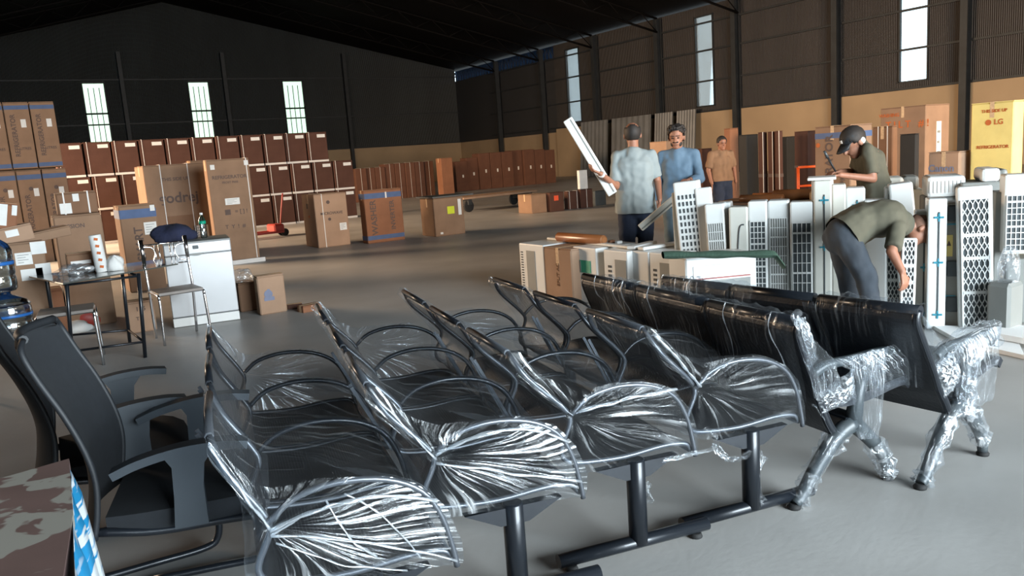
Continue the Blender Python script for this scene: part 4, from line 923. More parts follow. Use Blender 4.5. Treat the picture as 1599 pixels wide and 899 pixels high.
# ------------------------------------------------------------------ air conditioners
ACY = math.radians(-54)
def ac_unit(xl, xr, ytop, D, kind, label, tilt=0.0, z0=0.0, m='white', dep=.20, top=.22, nx=4, yaw=ACY, lean=0.0):
    P = at_D((xl+xr)/2, ytop, D); H = P.z-z0; W = (xr-xl)*D/F
    t = thing('air_conditioner', label, 'air conditioner', (P.x, P.y, z0), 0, 'white air conditioner units standing on end', rot=Matrix.Rotation(yaw, 4, 'Z') @ Matrix.Rotation(tilt, 4, 'Y') @ Matrix.Rotation(lean, 4, 'X') and (Matrix.Rotation(yaw, 4, 'Z') @ Matrix.Rotation(tilt, 4, 'Y') @ Matrix.Rotation(lean, 4, 'X')).to_euler())
    g = G(); r = min(.03, W*.2)
    g.box((0, dep/2, H/2), (W, dep, H), r*.5, seg=2); g.make('casing', m, t)
    bz0, bz1 = H*.04, H*(1-top)
    iw = W*.78
    if kind in ('grid', 'fine', 'wide'):
        G().box((0, -.002, (bz0+bz1)/2), (iw, .010, bz1-bz0)).make('filter_recess', 'dkgrid' if kind != 'fine' else 'greyp', t)
        g = G(); ny = {'grid': 16, 'fine': 10, 'wide': 9}[kind]; b = .006 if kind != 'fine' else .005; nn = nx if kind != 'fine' else 7
        for i in range(nn+1): g.box((-iw/2+iw*i/nn, -.009, (bz0+bz1)/2), (b, .008, bz1-bz0))
        for j in range(ny+1): g.box((0, -.009, bz0+(bz1-bz0)*j/ny), (iw, .008, b if j % 4 else b*2.4))
        g.make('filter_grid', m, t)
    elif kind == 'slots':
        g = G()
        for i in range(5):
            x = -iw/2+iw*(i+.5)/5
            for j in range(17): g.box((x, -.001, bz0+(bz1-bz0)*(j+.5)/17), (iw/5*.42, .008, (bz1-bz0)/17*.62))
        g.make('air_slots', 'dkgrid', t)
    elif kind == 'lattice':
        G().box((0, -.001, (bz0+bz1)/2), (iw, .008, bz1-bz0)).make('filter_recess', 'dkgrid', t)
        g = G(); nxx = nx; cw = iw/nxx; chh = cw*2.3; rows = int((bz1-bz0)/chh); chh = (bz1-bz0)/rows
        for r_ in range(rows):
            for i in range(nxx):
                cx = -iw/2+cw*(i+.5); cz = bz0+chh*(r_+.5)
                for s in (-1, 1):
                    g.tube(smoothline([(cx, -.010, cz-chh/2), (cx+s*cw*.47, -.010, cz-chh*.12), (cx+s*cw*.47, -.010, cz+chh*.12), (cx, -.010, cz+chh/2)], 2), .0042, 4)
            if r_ in (3, 6, 8): g.box((0, -.010, bz0+chh*r_), (iw, .008, .022))
        for s in (-1, 1): g.box((s*iw/2, -.008, (bz0+bz1)/2), (.012, .012, bz1-bz0))
        g.make('filter_lattice', m, t)
    elif kind == 'plain':
        g = G(); g.box((W*.08, -.002, H*.5), (.010, .006, H*.8)); g.make('louvre_gap', 'dkgrid', t)
        for z in (.12, .52, .86):
            g = G(); g.box((W*.08, -.005, H*z), (W*.5, .004, .014)); g.box((W*.08, -.005, H*z), (.012, .004, .06)); g.make('tape_strip', 'tealtape', t)
    elif kind == 'curve':
        g = G(); g.tube(smoothline([(W*.1, -.003, H*.05), (0, -.003, H*.2), (-.01, -.003, H*.55), (.0, -.003, H*.75), (W*.1, -.003, H*.83), (W*.3, -.003, H*.84)], 4), .006, 6); g.make('louvre_gap', 'dkgrid', t)
    return t
ac_unit(1065, 1104, 282, 7.0, 'slots', 'white air conditioner with many dark slots tilting left, left end of the standing row', -.07, top=.09, dep=.16)
ac_unit(1052, 1072, 300, 7.12, 'none', 'dull beige backing panel behind the slotted unit, left end of the standing row', -.02, m='offw', dep=.05)
ac_unit(1096, 1122, 292, 6.95, 'none', 'plain bright white cover panel leaning beside the slotted unit', -.06, dep=.05)
ac_unit(1107, 1137, 318, 6.85, 'fine', 'small white unit with pale grey mesh in its lower part, right of the plain cover', -.04, top=.17)
ac_unit(1124, 1147, 316, 7.0, 'none', 'white curved cover peeking behind the small grey-meshed unit', -.04, m='white')
ac_unit(1138, 1167, 323, 6.75, 'curve', 'cream unit marked by one long curved vertical gap', 0, m='offw')
ac_unit(1168, 1197, 314, 6.7, 'grid', 'white unit with dark square grid, immediately right of the curved-gap unit', 0, top=.17, nx=4)
ac_unit(1199, 1231, 313, 6.65, 'fine', 'white unit with fine pale mesh between two dark-gridded units', 0, top=.15)
ac_unit(1234, 1269, 315, 6.55, 'wide', 'white unit with coarse dark grid, immediately left of the tallest plain unit', 0, top=.18, nx=4)
ac_unit(1271, 1298, 282, 6.45, 'plain', 'tallest plain cream unit with teal tape crosses, left of the bending man', 0, m='offw')
ac_unit(1300, 1320, 288, 6.6, 'none', 'narrow pale unit behind the bending man, next to the tallest plain one', 0, m='offw')
ac_unit(1322, 1350, 293, 6.7, 'plain', 'white unit with blue tape standing behind the bending man\'s back', 0)
ac_unit(1352, 1384, 312, 6.6, 'none', 'low white rounded unit behind the bending man', 0)
ac_unit(1384, 1412, 292, 6.6, 'lattice', 'white lattice panel unit rising behind the bending man\'s shoulder', 0, top=.03, nx=4)
ac_unit(1412, 1446, 284, 6.45, 'none', 'bright white tilted unit at the back, above the bending man\'s head', -.10)
ac_unit(1406, 1428, 372, 5.75, 'lattice', 'white diamond lattice panel directly in front of the bending man\'s hands', .02, top=.02, nx=3, dep=.04)
ac_unit(1432, 1452, 330, 5.95, 'plain', 'cream unit with teal tape strips, right of the bending man\'s head', 0, m='offw')
ac_unit(1451, 1478, 310, 5.8, 'plain', 'brightest plain white unit with teal tape strips near the warning triangle', 0)
t = ac_unit(1478, 1507, 316, 5.85, 'none', 'grey-green metal chassis with yellow warning triangle', 0, m='greyp')
g = G(); g.box((-.04, -.006, .62), (.05, .004, .16)); lo = g.make('warning_label', 'card_y', t)
g = G(); g.prism([(-.055, .62), (-.025, .62), (-.04, .66)], -.011, -.009); g.make('triangle_mark', 'ink', lo)
for z in (.18, .45, .86): G().box((.0, -.012, z), (.11, .02, .12), .01).make('bracket', 'dkpl', t)
for z in (.24, .78): G().box((-.05, -.008, z), (.12, .006, .012)).make('tape_strip', 'tealtape', t)
ac_unit(1507, 1556, 290, 5.65, 'lattice', 'big white diamond lattice unit tilting left, standing at the open floor\'s edge', -.035, top=.09, nx=5, dep=.10)
ac_unit(1556, 1572, 300, 5.9, 'none', 'greenish grey metal chassis right of the big lattice unit', 0, m='greyp', dep=.25)
P = at_D(1586, 400, 5.75)
ac_unit(1572, 1606, 272, 5.75, 'wide', 'white unit with large grey grid windows at the right frame edge', 0, z0=P.z, top=.26, nx=4)
ac_unit(1574, 1610, 404, 5.9, 'none', 'dull grey crate holding up the large-gridded unit at the right frame edge', 0, m='greyp', dep=.25)
# units and covers piled on top and behind
def lying(xl, xr, yt, yb, D, label, m='white', kind='none', dep=.5, rx=.0):
    P = at_D((xl+xr)/2, yb, D); W = (xr-xl)*D/F; Hh = (yb-yt)*D/F
    t = thing('air_conditioner', label, 'air conditioner', (P.x, P.y, P.z), ACY, 'white air conditioner units piled behind', rot=(0, rx, ACY))
    G().box((0, dep/2, Hh/2), (W, dep, Hh), min(.03, Hh*.25), seg=2).make('casing', m, t)
    if kind == 'slots':
        g = G()
        for i in range(9): g.box((-W*.4+W*.8*i/8, -.002, Hh*.5), (W*.05, .006, Hh*.55))
        g.make('air_slots', 'strap', t)
    if kind == 'gap': G().box((-W*.2, -.002, Hh*.45), (.008, .006, Hh*.6)).make('louvre_gap', 'dkgrid', t)
    return t
# crates that carry the piled units (mostly hidden behind the standing row)
def rack(xl, xr, ytop, D, label, m='greyp'):
    return ac_unit(xl, xr, ytop, D, 'none', label, 0, m=m, dep=.45)
rack(1383, 1440, 297, 7.35, 'grey casing behind the row carrying two pale units above the lattice panel', 'offw'); lying(1384, 1410, 277, 297, 7.35, 'cream unit end lying on top behind the olive shirts, left piece', 'offw', 'gap', .35)
lying(1411, 1434, 275, 296, 7.35, 'grey meshed unit end lying on top, right piece', 'greyp', 'none', .35)
rack(1448, 1506, 308, 6.7, 'grey casing under the slotted white unit below the orange carton'); lying(1450, 1504, 275, 308, 6.7, 'white slotted unit lying on the casing below the orange carton', 'white', 'slots', .4)
rack(1506, 1574, 284, 6.5, 'dark casing under the small white unit below the yellow carton', 'greyp'); lying(1534, 1560, 263, 284, 6.5, 'small white unit end lying below the yellow carton', 'white', 'none', .4)
lying(1561, 1573, 264, 284, 6.5, 'small grey unit end beside the white one below the yellow carton', 'greyp', 'none', .4)
rack(1268, 1300, 281, 6.75, 'white slab behind the tallest plain unit, serving the capped man as a desk', 'white')
lying(1262, 1304, 277, 281.5, 6.5, 'thin white sheet the capped man rests his hands on', 'label', 'none', .30)
for a, b, y, D in ((1146, 1166, 322, 7.1),):
    rack(a, b, y+8, D, 'plain white unit standing in the second row, %s' % ('behind the blue-taped unit' if a > 1300 else 'behind the curved-gap unit'), 'white')
# wrapped lumps at the right edge
P = at_D(1575, 440, 5.6); P2_ = at_D(1578, 494, 5.45)
tag(blob('wrapped_part', 'filmC', (P.x, P.y, P.z), .075, .07, .25, 3, amp=.08), 'grey bubble-wrapped part above the white rounded cover, right edge', 'wrapped part')
t = G(); t.s = 0; t.lathe([(.10, 0), (.12, .02), (.12, .15), (.09, .22), (.04, .24)], n=20); o = t.make('rounded_cover', 'white', loc=(at_z(1592, 495).x, at_z(1592, 495).y, .0)); tag(o, 'white rounded plastic cover on the floor at the right frame edge', 'cover')
g = G().box((0, 0, .14), (.2, .16, .28), .02).make('crate', 'greyp', loc=(P.x+.02, P.y+.03, 0)); g.scale = (1, 1, P.z/.28); tag(g, 'grey box propping the bubble-wrapped part', 'box')
# foam sheets on the floor
def sheet(px, z, th, name, m, label, cat, group=None):
    q = [at_z(x, y, z) for x, y in px]; o = G().prism([(v.x, v.y) for v in q], z-th, z, 'Z').make(name, m); return tag(o, label, cat, group)
sheet(((1455, 507), (1580, 512), (1599, 552), (1625, 560), (1500, 532)), .03, .028, 'foam_sheet', 'foam', 'long thin white foam sheet on the floor below the lattice units', 'foam sheet', 'white foam sheets on the floor')
sheet(((1550, 503), (1640, 512), (1640, 535), (1556, 520)), .075, .04, 'foam_sheet', 'foam', 'thicker white foam sheet lying upon the long one at the right edge', 'foam sheet', 'white foam sheets on the floor')

# ---- low row of outdoor units: ends towards the camera
def outdoor(xl, xc, ytop, H, label, kind, m='white', L=.52, P=None, cardb=False):
    P = P or at_z(xc, ytop, H); d = ray(xl, ytop); Wd = d.y*(P.x/d.x)-P.y
    if cardb: return carton_at((P.x, P.y, 0), L, Wd, H, label, cardb, [('text', 'l', 'SPLIT AC', .5, .5, .06, 'card_b', 1)], name='carton')
    t = thing('outdoor_unit', label, 'air conditioner', (P.x, P.y, 0), 0, 'low outdoor air conditioner units')
    G().box((L/2, Wd/2, H/2), (L, Wd, H), .012, seg=2).make('casing', m, t)
    if kind == 0:
        G().box((-.002, Wd*.52, H*.47), (.006, Wd*.34, H*.80)).make('grey_panel', 'greyp', t)
        g = G()
        for j in range(16): g.box((-.002, Wd*.88, H*(.08+.75*j/15)), (.006, Wd*.08, .012))
        g.make('air_slots', 'dkgrid', t)
    elif kind == 1:
        q = G().box((-.002, Wd*.55, H*.66), (.006, Wd*.62, H*.22)).make('energy_label', 'green', t); G().box((-.006, Wd*.75, H*.66), (.003, Wd*.2, H*.2)).make('print', 'greyp', q)
    elif kind == 2:
        G().box((-.002, Wd*.28, H*.45), (.006, Wd*.46, H*.8)).make('grey_panel', 'greyp', t)
        g = G()
        for j in range(9): g.box((-.002, Wd*.74, H*(.10+.62*j/8)), (.006, Wd*.14, .022))
        g.make('air_slots', 'dkgrid', t)
    return t
HU = .56
O = [outdoor(810, 848, 383, HU, 'low outdoor unit with grey side panel, leftmost of the low row', 0),
     outdoor(849, 891, 389, HU-.01, 'mottled brown carton standing between the low outdoor units', 0, cardb='card_l'),
     outdoor(894, 930, 388, HU, 'low outdoor unit with green energy label', 1),
     outdoor(942, 979, 393, HU, 'low outdoor unit with short dark slots and pale flank, middle of the low row', 2),
     outdoor(982, 1012, 394, HU, 'low outdoor unit with plain curved white end, right of the middle one', 3, m='white'),
     outdoor(1013, 1048, 397, HU, 'low outdoor unit partly under film, right end of the low row', 2)]
# plank and roll on top
a = at_z(858, 371, HU+.02); b = at_z(985, 385, HU+.02); dv = b-a; L = dv.length
t = G().box((L/2, 0, 0), (L, .07, .025), .004).make('plank', 'white', loc=(a.x, a.y, HU+.016), rot=(0, 0, math.atan2(dv.y, dv.x))); tag(t, 'thin white plastic trim piece lying across the low outdoor units', 'trim piece')
a = at_z(872, 369, HU+.06); b = at_z(944, 374, HU+.06); dv = b-a; L = dv.length
t = G().lathe([(.045, 0), (.05, .01), (.05, L-.02), (.045, L-.01), (.03, L-.01), (.03, L)], n=18, R=Matrix.Rotation(PI/2, 4, 'Y')).make('wrapped_roll', 'brownroll', loc=(a.x, a.y, HU+.055), rot=(0, 0, math.atan2(dv.y, dv.x))); tag(t, 'glossy orange-brown roll lying on the low outdoor units', 'roll')
for k, (x, y) in enumerate(((955, 377), (966, 378))):
    P = at_z(x, y, HU+.02); t = G().box((0, 0, .015), (.07, .05, .03), .008).make('small_part', 'label' if k else 'card_o', loc=(P.x, P.y, HU+.004)); tag(t, ['small pinkish brown part lying at the end of the brown roll', 'small white crumpled part near the end of the brown roll'][k], 'small part')
for k, (x0, y0, x1, y1) in enumerate(((985, 387, 1020, 378), (1000, 388, 1068, 378))):
    a = at_z(x0, y0, HU+.02); b = at_z(x1, y1, HU+.02); dv = b-a
    t = G().box((dv.length/2, 0, 0), (dv.length, .09, .03), .006).make('cover_strip', 'white', loc=(a.x, a.y, HU+.02), rot=(0, 0, math.atan2(dv.y, dv.x))); tag(t, ['short white cover strip on the low units left of the green cloth', 'long white cover strip on the low units ending at the green cloth'][k], 'cover strip')
# white box with bright panel, green cloth above
Pc = at_D(1070, 402, 6.4)
t = thing('display_box', 'white framed box with a bright white front panel under the green cloth', 'appliance', (Pc.x, Pc.y, 0), math.radians(-24))
Wd = 118*6.4/F; Hb = at_D(1070, 405, 6.4).z
G().box((Wd/2, .2, Hb/2), (Wd, .4, Hb), .012).make('casing', 'white', t)
G().box((Wd/2, -.004, Hb-.115), (Wd*.80, .012, .10), .003).make('bright_panel', 'screen', t)  # plain white surface, no emission
G().box((Wd/2, -.004, Hb-.172), (Wd*.80, .014, .008)).make('red_trim', 'red', t)
G().box((Wd*.62, -.004, Hb-.26), (Wd*.56, .008, .14)).make('grey_window', 'greyp', t)
a = at_D(1035, 398, 6.2); b = at_D(1222, 396, 6.0); g = G(); dv = b-a
def gc(i, j):
    u = i/30; v = j/8; p = a+dv*u; s = Vector((-.2, -.3, 0)).normalized(); dr = .0
    r = .028*(1+.15*math.sin(u*17)); ang = 2*PI*v; q = p+Vector((0, 0, 1))*(math.sin(ang)*r*1.0)+s*math.cos(ang)*.07
    if u > .93: q.z -= (u-.93)*1.3*(1.0)
    return q
g.grid(gc, 30, 8, closeu=False); tag(g.make('cloth_strip', 'gcloth'), 'long rolled dark green cloth lying over the bright-panelled box', 'cloth')

# ------------------------------------------------------------------ people
def remeshed(name, m, build, vox=.012, parent=None, mats=None, paint=None, cut=None, smooth=3, wrinkle=0):
    g = G(); build(g); bmesh.ops.recalc_face_normals(g.bm, faces=g.bm.faces[:])
    me = bpy.data.meshes.new('tmp'); g.bm.to_mesh(me); g.bm.free(); o = bpy.data.objects.new('tmp', me); COL.objects.link(o)
    md = o.modifiers.new('r', 'REMESH'); md.mode = 'VOXEL'; md.voxel_size = vox
    ms = o.modifiers.new('s', 'SMOOTH'); ms.iterations = smooth; ms.factor = .5
    dg = bpy.context.evaluated_depsgraph_get(); dg.update(); m2 = bpy.data.meshes.new_from_object(o.evaluated_get(dg)); bpy.data.objects.remove(o)
    bm = bmesh.new(); bm.from_mesh(m2)
    for co, no in (cut or []):
        bmesh.ops.bisect_plane(bm, geom=bm.verts[:]+bm.edges[:]+bm.faces[:], plane_co=co, plane_no=no, clear_outer=True)
    if wrinkle:
        from mathutils import noise as mn
        bm.normal_update()
        for v in bm.verts:
            k = mn.noise(Vector((v.co.x*7, v.co.y*7, v.co.z*3.2)))+.5*mn.noise(v.co*17); v.co += v.normal*wrinkle*k
    for f in bm.faces:
        f.smooth = True
        if paint: f.material_index = paint(f.calc_center_median())
    bm.to_mesh(m2); bm.free(); m2.name = name; m2.materials.clear()
    for q in (mats or [m]): m2.materials.append(M[q] if isinstance(q, str) else q)
    r = bpy.data.objects.new(name, m2); COL.objects.link(r)
    if parent: r.parent = parent
    return r
def cap_(g, a, b, ra, rb, n=12, ends=True, flat=1.0):
    a = Vector(a); b = Vector(b); d = b-a; L = d.length; d.normalize(); pts = []; rr = []
    if ends:
        for k in range(4): th = PI/2*(1-k/4); pts.append(a-d*ra*math.sin(th)*.98); rr.append(max(.001, ra*math.cos(th)))
    pts += [a, b]; rr += [ra, rb]
    if ends:
        for k in range(1, 5): th = PI/2*k/4; pts.append(b+d*rb*math.sin(th)*.98); rr.append(max(.001, rb*math.cos(th)))
    g.tube(pts, rr, n, flat=flat)
def ell(g, c, r, R=None, n=16):
    bm2 = bmesh.ops.create_uvsphere(g.bm, u_segments=n, v_segments=10, radius=1, matrix=Matrix.Translation(Vector(c)) @ (R or Matrix()) @ Matrix.Diagonal((r[0], r[1], r[2], 1)))
def hand(g, wrist, direc, palmn, curl=.6, s=1.0, side=1):
    """palm, four unequal curled fingers and a thumb from the side of the palm"""
    d = Vector(direc).normalized(); nrm = (Vector(palmn)-d*Vector(palmn).dot(d)).normalized(); x = d.cross(nrm)*side; w_ = Vector(wrist)
    for k in (-1, 0, 1): cap_(g, w_+d*.02*s+x*k*.018*s, w_+d*.085*s+x*k*.026*s, .013*s, .012*s, 8)
    for k, L in zip((-1.5, -.5, .5, 1.5), (.062, .075, .080, .070)):
        p = w_+d*.09*s+x*k*.021*s; dd = d.copy()
        for seg, f in enumerate((.45, .32, .23)):
            dd = (dd*math.cos(curl)+nrm*math.sin(curl)).normalized() if seg or curl > .2 else dd
            q = p+dd*L*f*s; cap_(g, p, q, (.0095-.001*seg)*s, (.0088-.001*seg)*s, 8); p = q
    p = w_+d*.035*s+x*.030*s; q = p+(d*.6+x*.7+nrm*.2).normalized()*.038*s; cap_(g, p, q, .011*s, .010*s, 8); r = q+(d*.9+x*.15+nrm*.5).normalized()*.030*s; cap_(g, q, r, .0098*s, .008*s, 8)
def head(g, c, face, upv, s=1.0):
    """skull, jaw, nose, ears, neck root at c; face = looking direction"""
    f = Vector(face).normalized(); u = (Vector(upv)-f*Vector(upv).dot(f)).normalized(); r = f.cross(u)
    R = Matrix(((r.x, f.x, u.x, 0), (r.y, f.y, u.y, 0), (r.z, f.z, u.z, 0), (0, 0, 0, 1))); c = Vector(c)
    ell(g, c+u*.03*s, (.074*s, .094*s, .092*s), R); ell(g, c-u*.035*s+f*.022*s, (.058*s, .072*s, .078*s), R); ell(g, c-u*.088*s+f*.062*s, (.03*s, .025*s, .022*s), R)
    cap_(g, c+u*.018*s+f*.088*s, c-u*.022*s+f*.112*s, .009*s, .015*s, 8)
    cap_(g, c-u*.052*s+f*.086*s-r*.018*s, c-u*.052*s+f*.086*s+r*.018*s, .009*s, .009*s, 8)
    cap_(g, c+u*.028*s+f*.083*s-r*.04*s, c+u*.028*s+f*.083*s+r*.04*s, .009*s, .009*s, 8)
    for k in (-1, 1): ell(g, c+r*k*.078*s-u*.004*s-f*.004*s, (.010*s, .020*s, .033*s), R)
    return R, f, u, r
def hairmesh(name, c, R, s, parent, style, m='hair'):
    """short hair shell; style sets how far it comes down and whether the crown is bald"""
    c = Vector(c)
    def build(g):
        bm2 = bmesh.ops.create_uvsphere(g.bm, u_segments=28, v_segments=20, radius=1, matrix=Matrix.Translation(c) @ R @ Matrix.Translation((0, -.006*s, .034*s)) @ Matrix.Diagonal((.083*s, .103*s, .098*s, 1)))
    g = G(); build(g); Ri = (Matrix.Translation(c) @ R).inverted(); dl = []
    for f in g.bm.faces:
        q = Ri @ f.calc_center_median(); q = q/s
        hl = np.interp(q.y, [-.1, -.03, .02, .045, .075, .10], [-.055, -.045, .0, .045, .078, .098]); keep = q.z > hl
        if style == 'bald' and q.z > .085 and q.y > -.075+.0: keep = False
        if style == 'thin' and (q.z > .045 or q.y > .0): keep = False
        if not keep: dl.append(f)
    bmesh.ops.delete(g.bm, geom=dl, context='FACES'); rng = random.Random(3)
    amp = {'full': .006, 'bald': .001, 'short': .002, 'thin': .0005}[style]
    for v in g.bm.verts: v.co += (v.co-c).normalized()*rng.uniform(0, amp)*s*2
    if style == 'full':
        for q in range(46):
            a = rng.uniform(0, 2*PI); z_ = rng.uniform(.06, .125); rr_ = .075*math.sqrt(max(0, 1-((z_-.03)/.105)**2))+.012
            if math.sin(a)*rr_ > .05 and z_ < .10: continue
            ell(g, c+(R @ Vector((math.cos(a)*rr_*s, math.sin(a)*rr_*1.15*s, z_*s))), (.024*s, .026*s, .018*s), R @ Matrix.Rotation(rng.uniform(-.5, .5), 4, 'X'), 8)
    o = g.make(name, m, parent, smooth=True)
    if style != 'full': md = o.modifiers.new('t', 'SOLIDIFY'); md.thickness = .008; md.offset = -1
    return o
def eyes(c, R, s, parent):
    for k in (-1, 1):
        p = Vector(c)+(R @ Vector((k*.031*s, .088*s, .008*s))); o = G(); ell(o, p, (.010*s, .008*s, .006*s), R, 8); o.make('eye', 'rubber', parent)
        b = G(); q0 = Vector(c)+(R @ Vector((k*.014*s, .098*s, .030*s))); q1 = Vector(c)+(R @ Vector((k*.048*s, .090*s, .030*s))); cap_(b, q0, q1, .0045*s, .003*s, 6); b.make('eyebrow', 'hair', parent)
def shoe(parent, heel, toe, m='blkpl'):
    h = Vector(heel); t_ = Vector(toe)
    def b(g): cap_(g, (h.x, h.y, .045), (t_.x, t_.y, .038), .042, .040); cap_(g, (h.x, h.y, .05), (h.x*.9+t_.x*.1, h.y*.9+t_.y*.1, .10), .042, .045)
    remeshed('shoe', m, b, .012, parent, cut=[((0, 0, .004), (0, 0, -1))])
def person(label, J, face, upv, shirt, trousers, hairstyle='short', group=None, sleeve_long=False, sleeve_end=(.42, .42), coll=None, hem=.0, s=1.0, curl=.5, hand_n=((0, 0, -1), (0, 0, -1)), girth=1.0, has_legs=True):
    """J: world joints. pelvis, waist, chest, neck, head, shoulder/elbow/wrist/hand(dir) l,r; hip/knee/ankle/toe l,r"""
    root = thing('person', label, 'person', (0, 0, 0), 0, None); V = {k: Vector(v) for k, v in J.items()}; g_ = girth
    base = Vector((V['ank_l'].x+V['ank_r'].x, V['ank_l'].y+V['ank_r'].y, 0))/2
    info = {}
    def torso(g, e, leg=True):
        sd = (V['sh_r']-V['sh_l']).normalized()
        cap_(g, V['pelvis'], V['waist'], (.108+e)*g_, (.102+e)*g_, 14); cap_(g, V['waist'], V['chest'], (.102+e)*g_, (.112+e)*g_, 14); cap_(g, V['chest'], V['neck']-(V['neck']-V['chest'])*.30, (.112+e)*g_, .085+e, 14)
        for k in (-1, 1):
            cap_(g, V['pelvis']+sd*k*.065, V['waist']+sd*k*.055, (.105+e)*g_, (.095+e)*g_, 14); cap_(g, V['waist']+sd*k*.055, V['chest']+sd*k*.07, (.095+e)*g_, (.105+e)*g_, 14)
            sh = V['sh_r'] if k > 0 else V['sh_l']; cap_(g, V['chest']+sd*k*.06, V['neck'].lerp(sh, .62)-(V['neck']-V['chest'])*.25, (.10+e)*g_, .055+e, 14)
            cap_(g, V['neck']-(V['neck']-V['chest'])*.12, sh-Vector((0, 0, .008)), .046+e, .040+e, 12)
    def body(g):
        torso(g, 0); cap_(g, V['neck']-(V['neck']-V['chest'])*.2, V['neck'].lerp(V['head'], .62), .058, .054)
        info['R'], *_ = head(g, V['head'], face, upv, s)
        for q, hn in (('l', hand_n[0]), ('r', hand_n[1])):
            cap_(g, V['sh_'+q], V['el_'+q], .047, .038); cap_(g, V['el_'+q], V['wr_'+q], .039, .026); hand(g, V['wr_'+q], V['hd_'+q], hn, curl, 1.0, 1 if q == 'l' else -1)
            cap_(g, V['hip_'+q], V['kn_'+q], .082, .055); cap_(g, V['kn_'+q], V['ank_'+q], .056, .036); cap_(g, V['ank_'+q], V['toe_'+q]+Vector((0, 0, .03)), .036, .028)
    bo = remeshed('body', 'skin', body, .009, root)
    def shb(g):
        torso(g, .016)
        hd = (V['pelvis']-V['waist']).normalized()
        for k in (-1, 1):
            sd = (V['sh_r']-V['sh_l']).normalized(); cap_(g, V['waist']+sd*k*.06, V['pelvis']+sd*k*.074+hd*hem, (.122)*g_, .138*g_, 14); cap_(g, V['waist'], V['pelvis']+hd*hem, .132*g_, .142*g_, 14)
        for q in 'lr':
            if sleeve_long: cap_(g, V['sh_'+q], V['el_'+q], .058, .052); cap_(g, V['el_'+q], V['wr_'+q].lerp(V['el_'+q], .06), .054, .044, ends=False); cap_(g, V['el_'+q], V['el_'+q]+(V['wr_'+q]-V['el_'+q])*.05, .054, .05)
            else: cap_(g, V['sh_'+q], V['sh_'+q].lerp(V['el_'+q], .85), .059, .062, ends=False); ell(g, V['sh_'+q], (.058, .058, .058))
        nk = (V['head']-V['neck']).normalized(); c0 = V['neck']-nk*.01
        cap_(g, c0-nk*.03, c0+nk*.035, .075, .066, ends=False)
    hd = (V['pelvis']-V['waist']).normalized()
    so = remeshed('shirt', shirt, shb, .012, root, smooth=8, wrinkle=.016, cut=[(V['pelvis']+hd*(hem+.02), hd)])
    def trb(g):
        hdd = (V['pelvis']-V['waist']).normalized(); sd = (V['sh_r']-V['sh_l']).normalized()
        for k in (-1, 1): cap_(g, V['pelvis']-hdd*.10+sd*k*.05, V['pelvis']+sd*k*.062, .112*g_, .124*g_, 14)
        cap_(g, V['pelvis']-hdd*.02, V['pelvis']+hdd*.045, .108*g_, .116*g_, 14)
        for q in 'lr':
            cap_(g, V['hip_'+q], V['kn_'+q], .104, .078); cap_(g, V['kn_'+q], V['ank_'+q].lerp(V['kn_'+q], .02), .078, .066, ends=False); cap_(g, V['kn_'+q]-Vector((0, 0, .01)), V['kn_'+q], .078, .078)
    remeshed('trousers', trousers, trb, .014, root, wrinkle=.012)
    for q in 'lr': shoe(root, V['ank_'+q], V['toe_'+q])
    hairmesh('hair', V['head'], info['R'], s, root, hairstyle)
    eyes(V['head'], info['R'], s, bo)
    return root, info['R'], V
def frame(o, yaw):
    """local (right, forward, up) to world at o; yaw: heading of the person's front, from +X"""
    f = Vector((math.cos(yaw), math.sin(yaw), 0)); r = Vector((f.y, -f.x, 0)); o = Vector(o)
    return lambda a, b, c: o+r*a+f*b+Vector((0, 0, c))
shirt_g = mat('pale_grey_blue_shirt', (.25, .29, .295), .85, 0, .08, 5, bump=.5, bscale=9)
shirt_b = mat('light_denim_shirt', (.10, .165, .235), .85, 0, .12, 7, bump=.5, bscale=10)
olive = mat('olive_polo', (.085, .080, .055), .9, 0, .10, 6, bump=.4, bscale=10)
tan = mat('tan_shirt', (.24, .14, .08), .9, 0, .1, 6)
navyt = mat('navy_trousers', (.018, .028, .055), .9, 0, .15, 8, bump=.4, bscale=12)
greyt = mat('slate_grey_trousers', (.035, .043, .054), .9, 0, .12, 7, bump=.5, bscale=11)
jeans = mat('light_jeans', (.10, .14, .165), .9, 0, .15, 8, bump=.4, bscale=12)
# 1 balding man, seen from behind, lifting a panel with his left hand
PB_ = at_D(993, 330, 8.25); yaw = math.atan2(PB_.y, PB_.x)+math.radians(2)
W_ = frame((PB_.x, PB_.y, 0), yaw)
def S(x, y, D): return at_D(x, y, D)
J = dict(pelvis=W_(0, 0, .92), waist=W_(0, -.01, 1.08), chest=W_(0, -.02, 1.30), neck=W_(0, 0, 1.47), head=W_(.0, .03, 1.62),
 sh_l=W_(-.172, -.01, 1.42), el_l=S(962, 291, 8.15), wr_l=S(938, 271, 7.9), hd_l=(-.75, .2, .35),
 sh_r=W_(.172, -.01, 1.42), el_r=S(1027, 283, 8.2), wr_r=S(1030, 312, 8.05), hd_r=(0, 0, -1),
 hip_l=W_(-.09, 0, .90), kn_l=W_(-.10, .02, .49), ank_l=W_(-.11, -.02, .09), toe_l=W_(-.13, .15, .03),
 hip_r=W_(.09, 0, .90), kn_r=W_(.09, .04, .49), ank_r=W_(.09, .02, .09), toe_r=W_(.12, .19, .03))
r1, R1, V1 = person('balding man from behind in pale shirt and navy trousers, raising a white panel', J, W_(0, 1, 0)-W_(0, 0, 0), (0, 0, 1), shirt_g, navyt, 'bald', hem=.06, s=1.06, hand_n=((0, 0, 1), (-.5, .5, 0)), girth=1.05)
w0 = V1['wr_l']; e0 = V1['el_l']; cap_d = (w0-e0).normalized()
g = G(); q = w0-cap_d*.02; g.tube([q-cap_d*.014, q+cap_d*.014], .034, 14); g.make('wrist_watch', 'whiteband', r1)
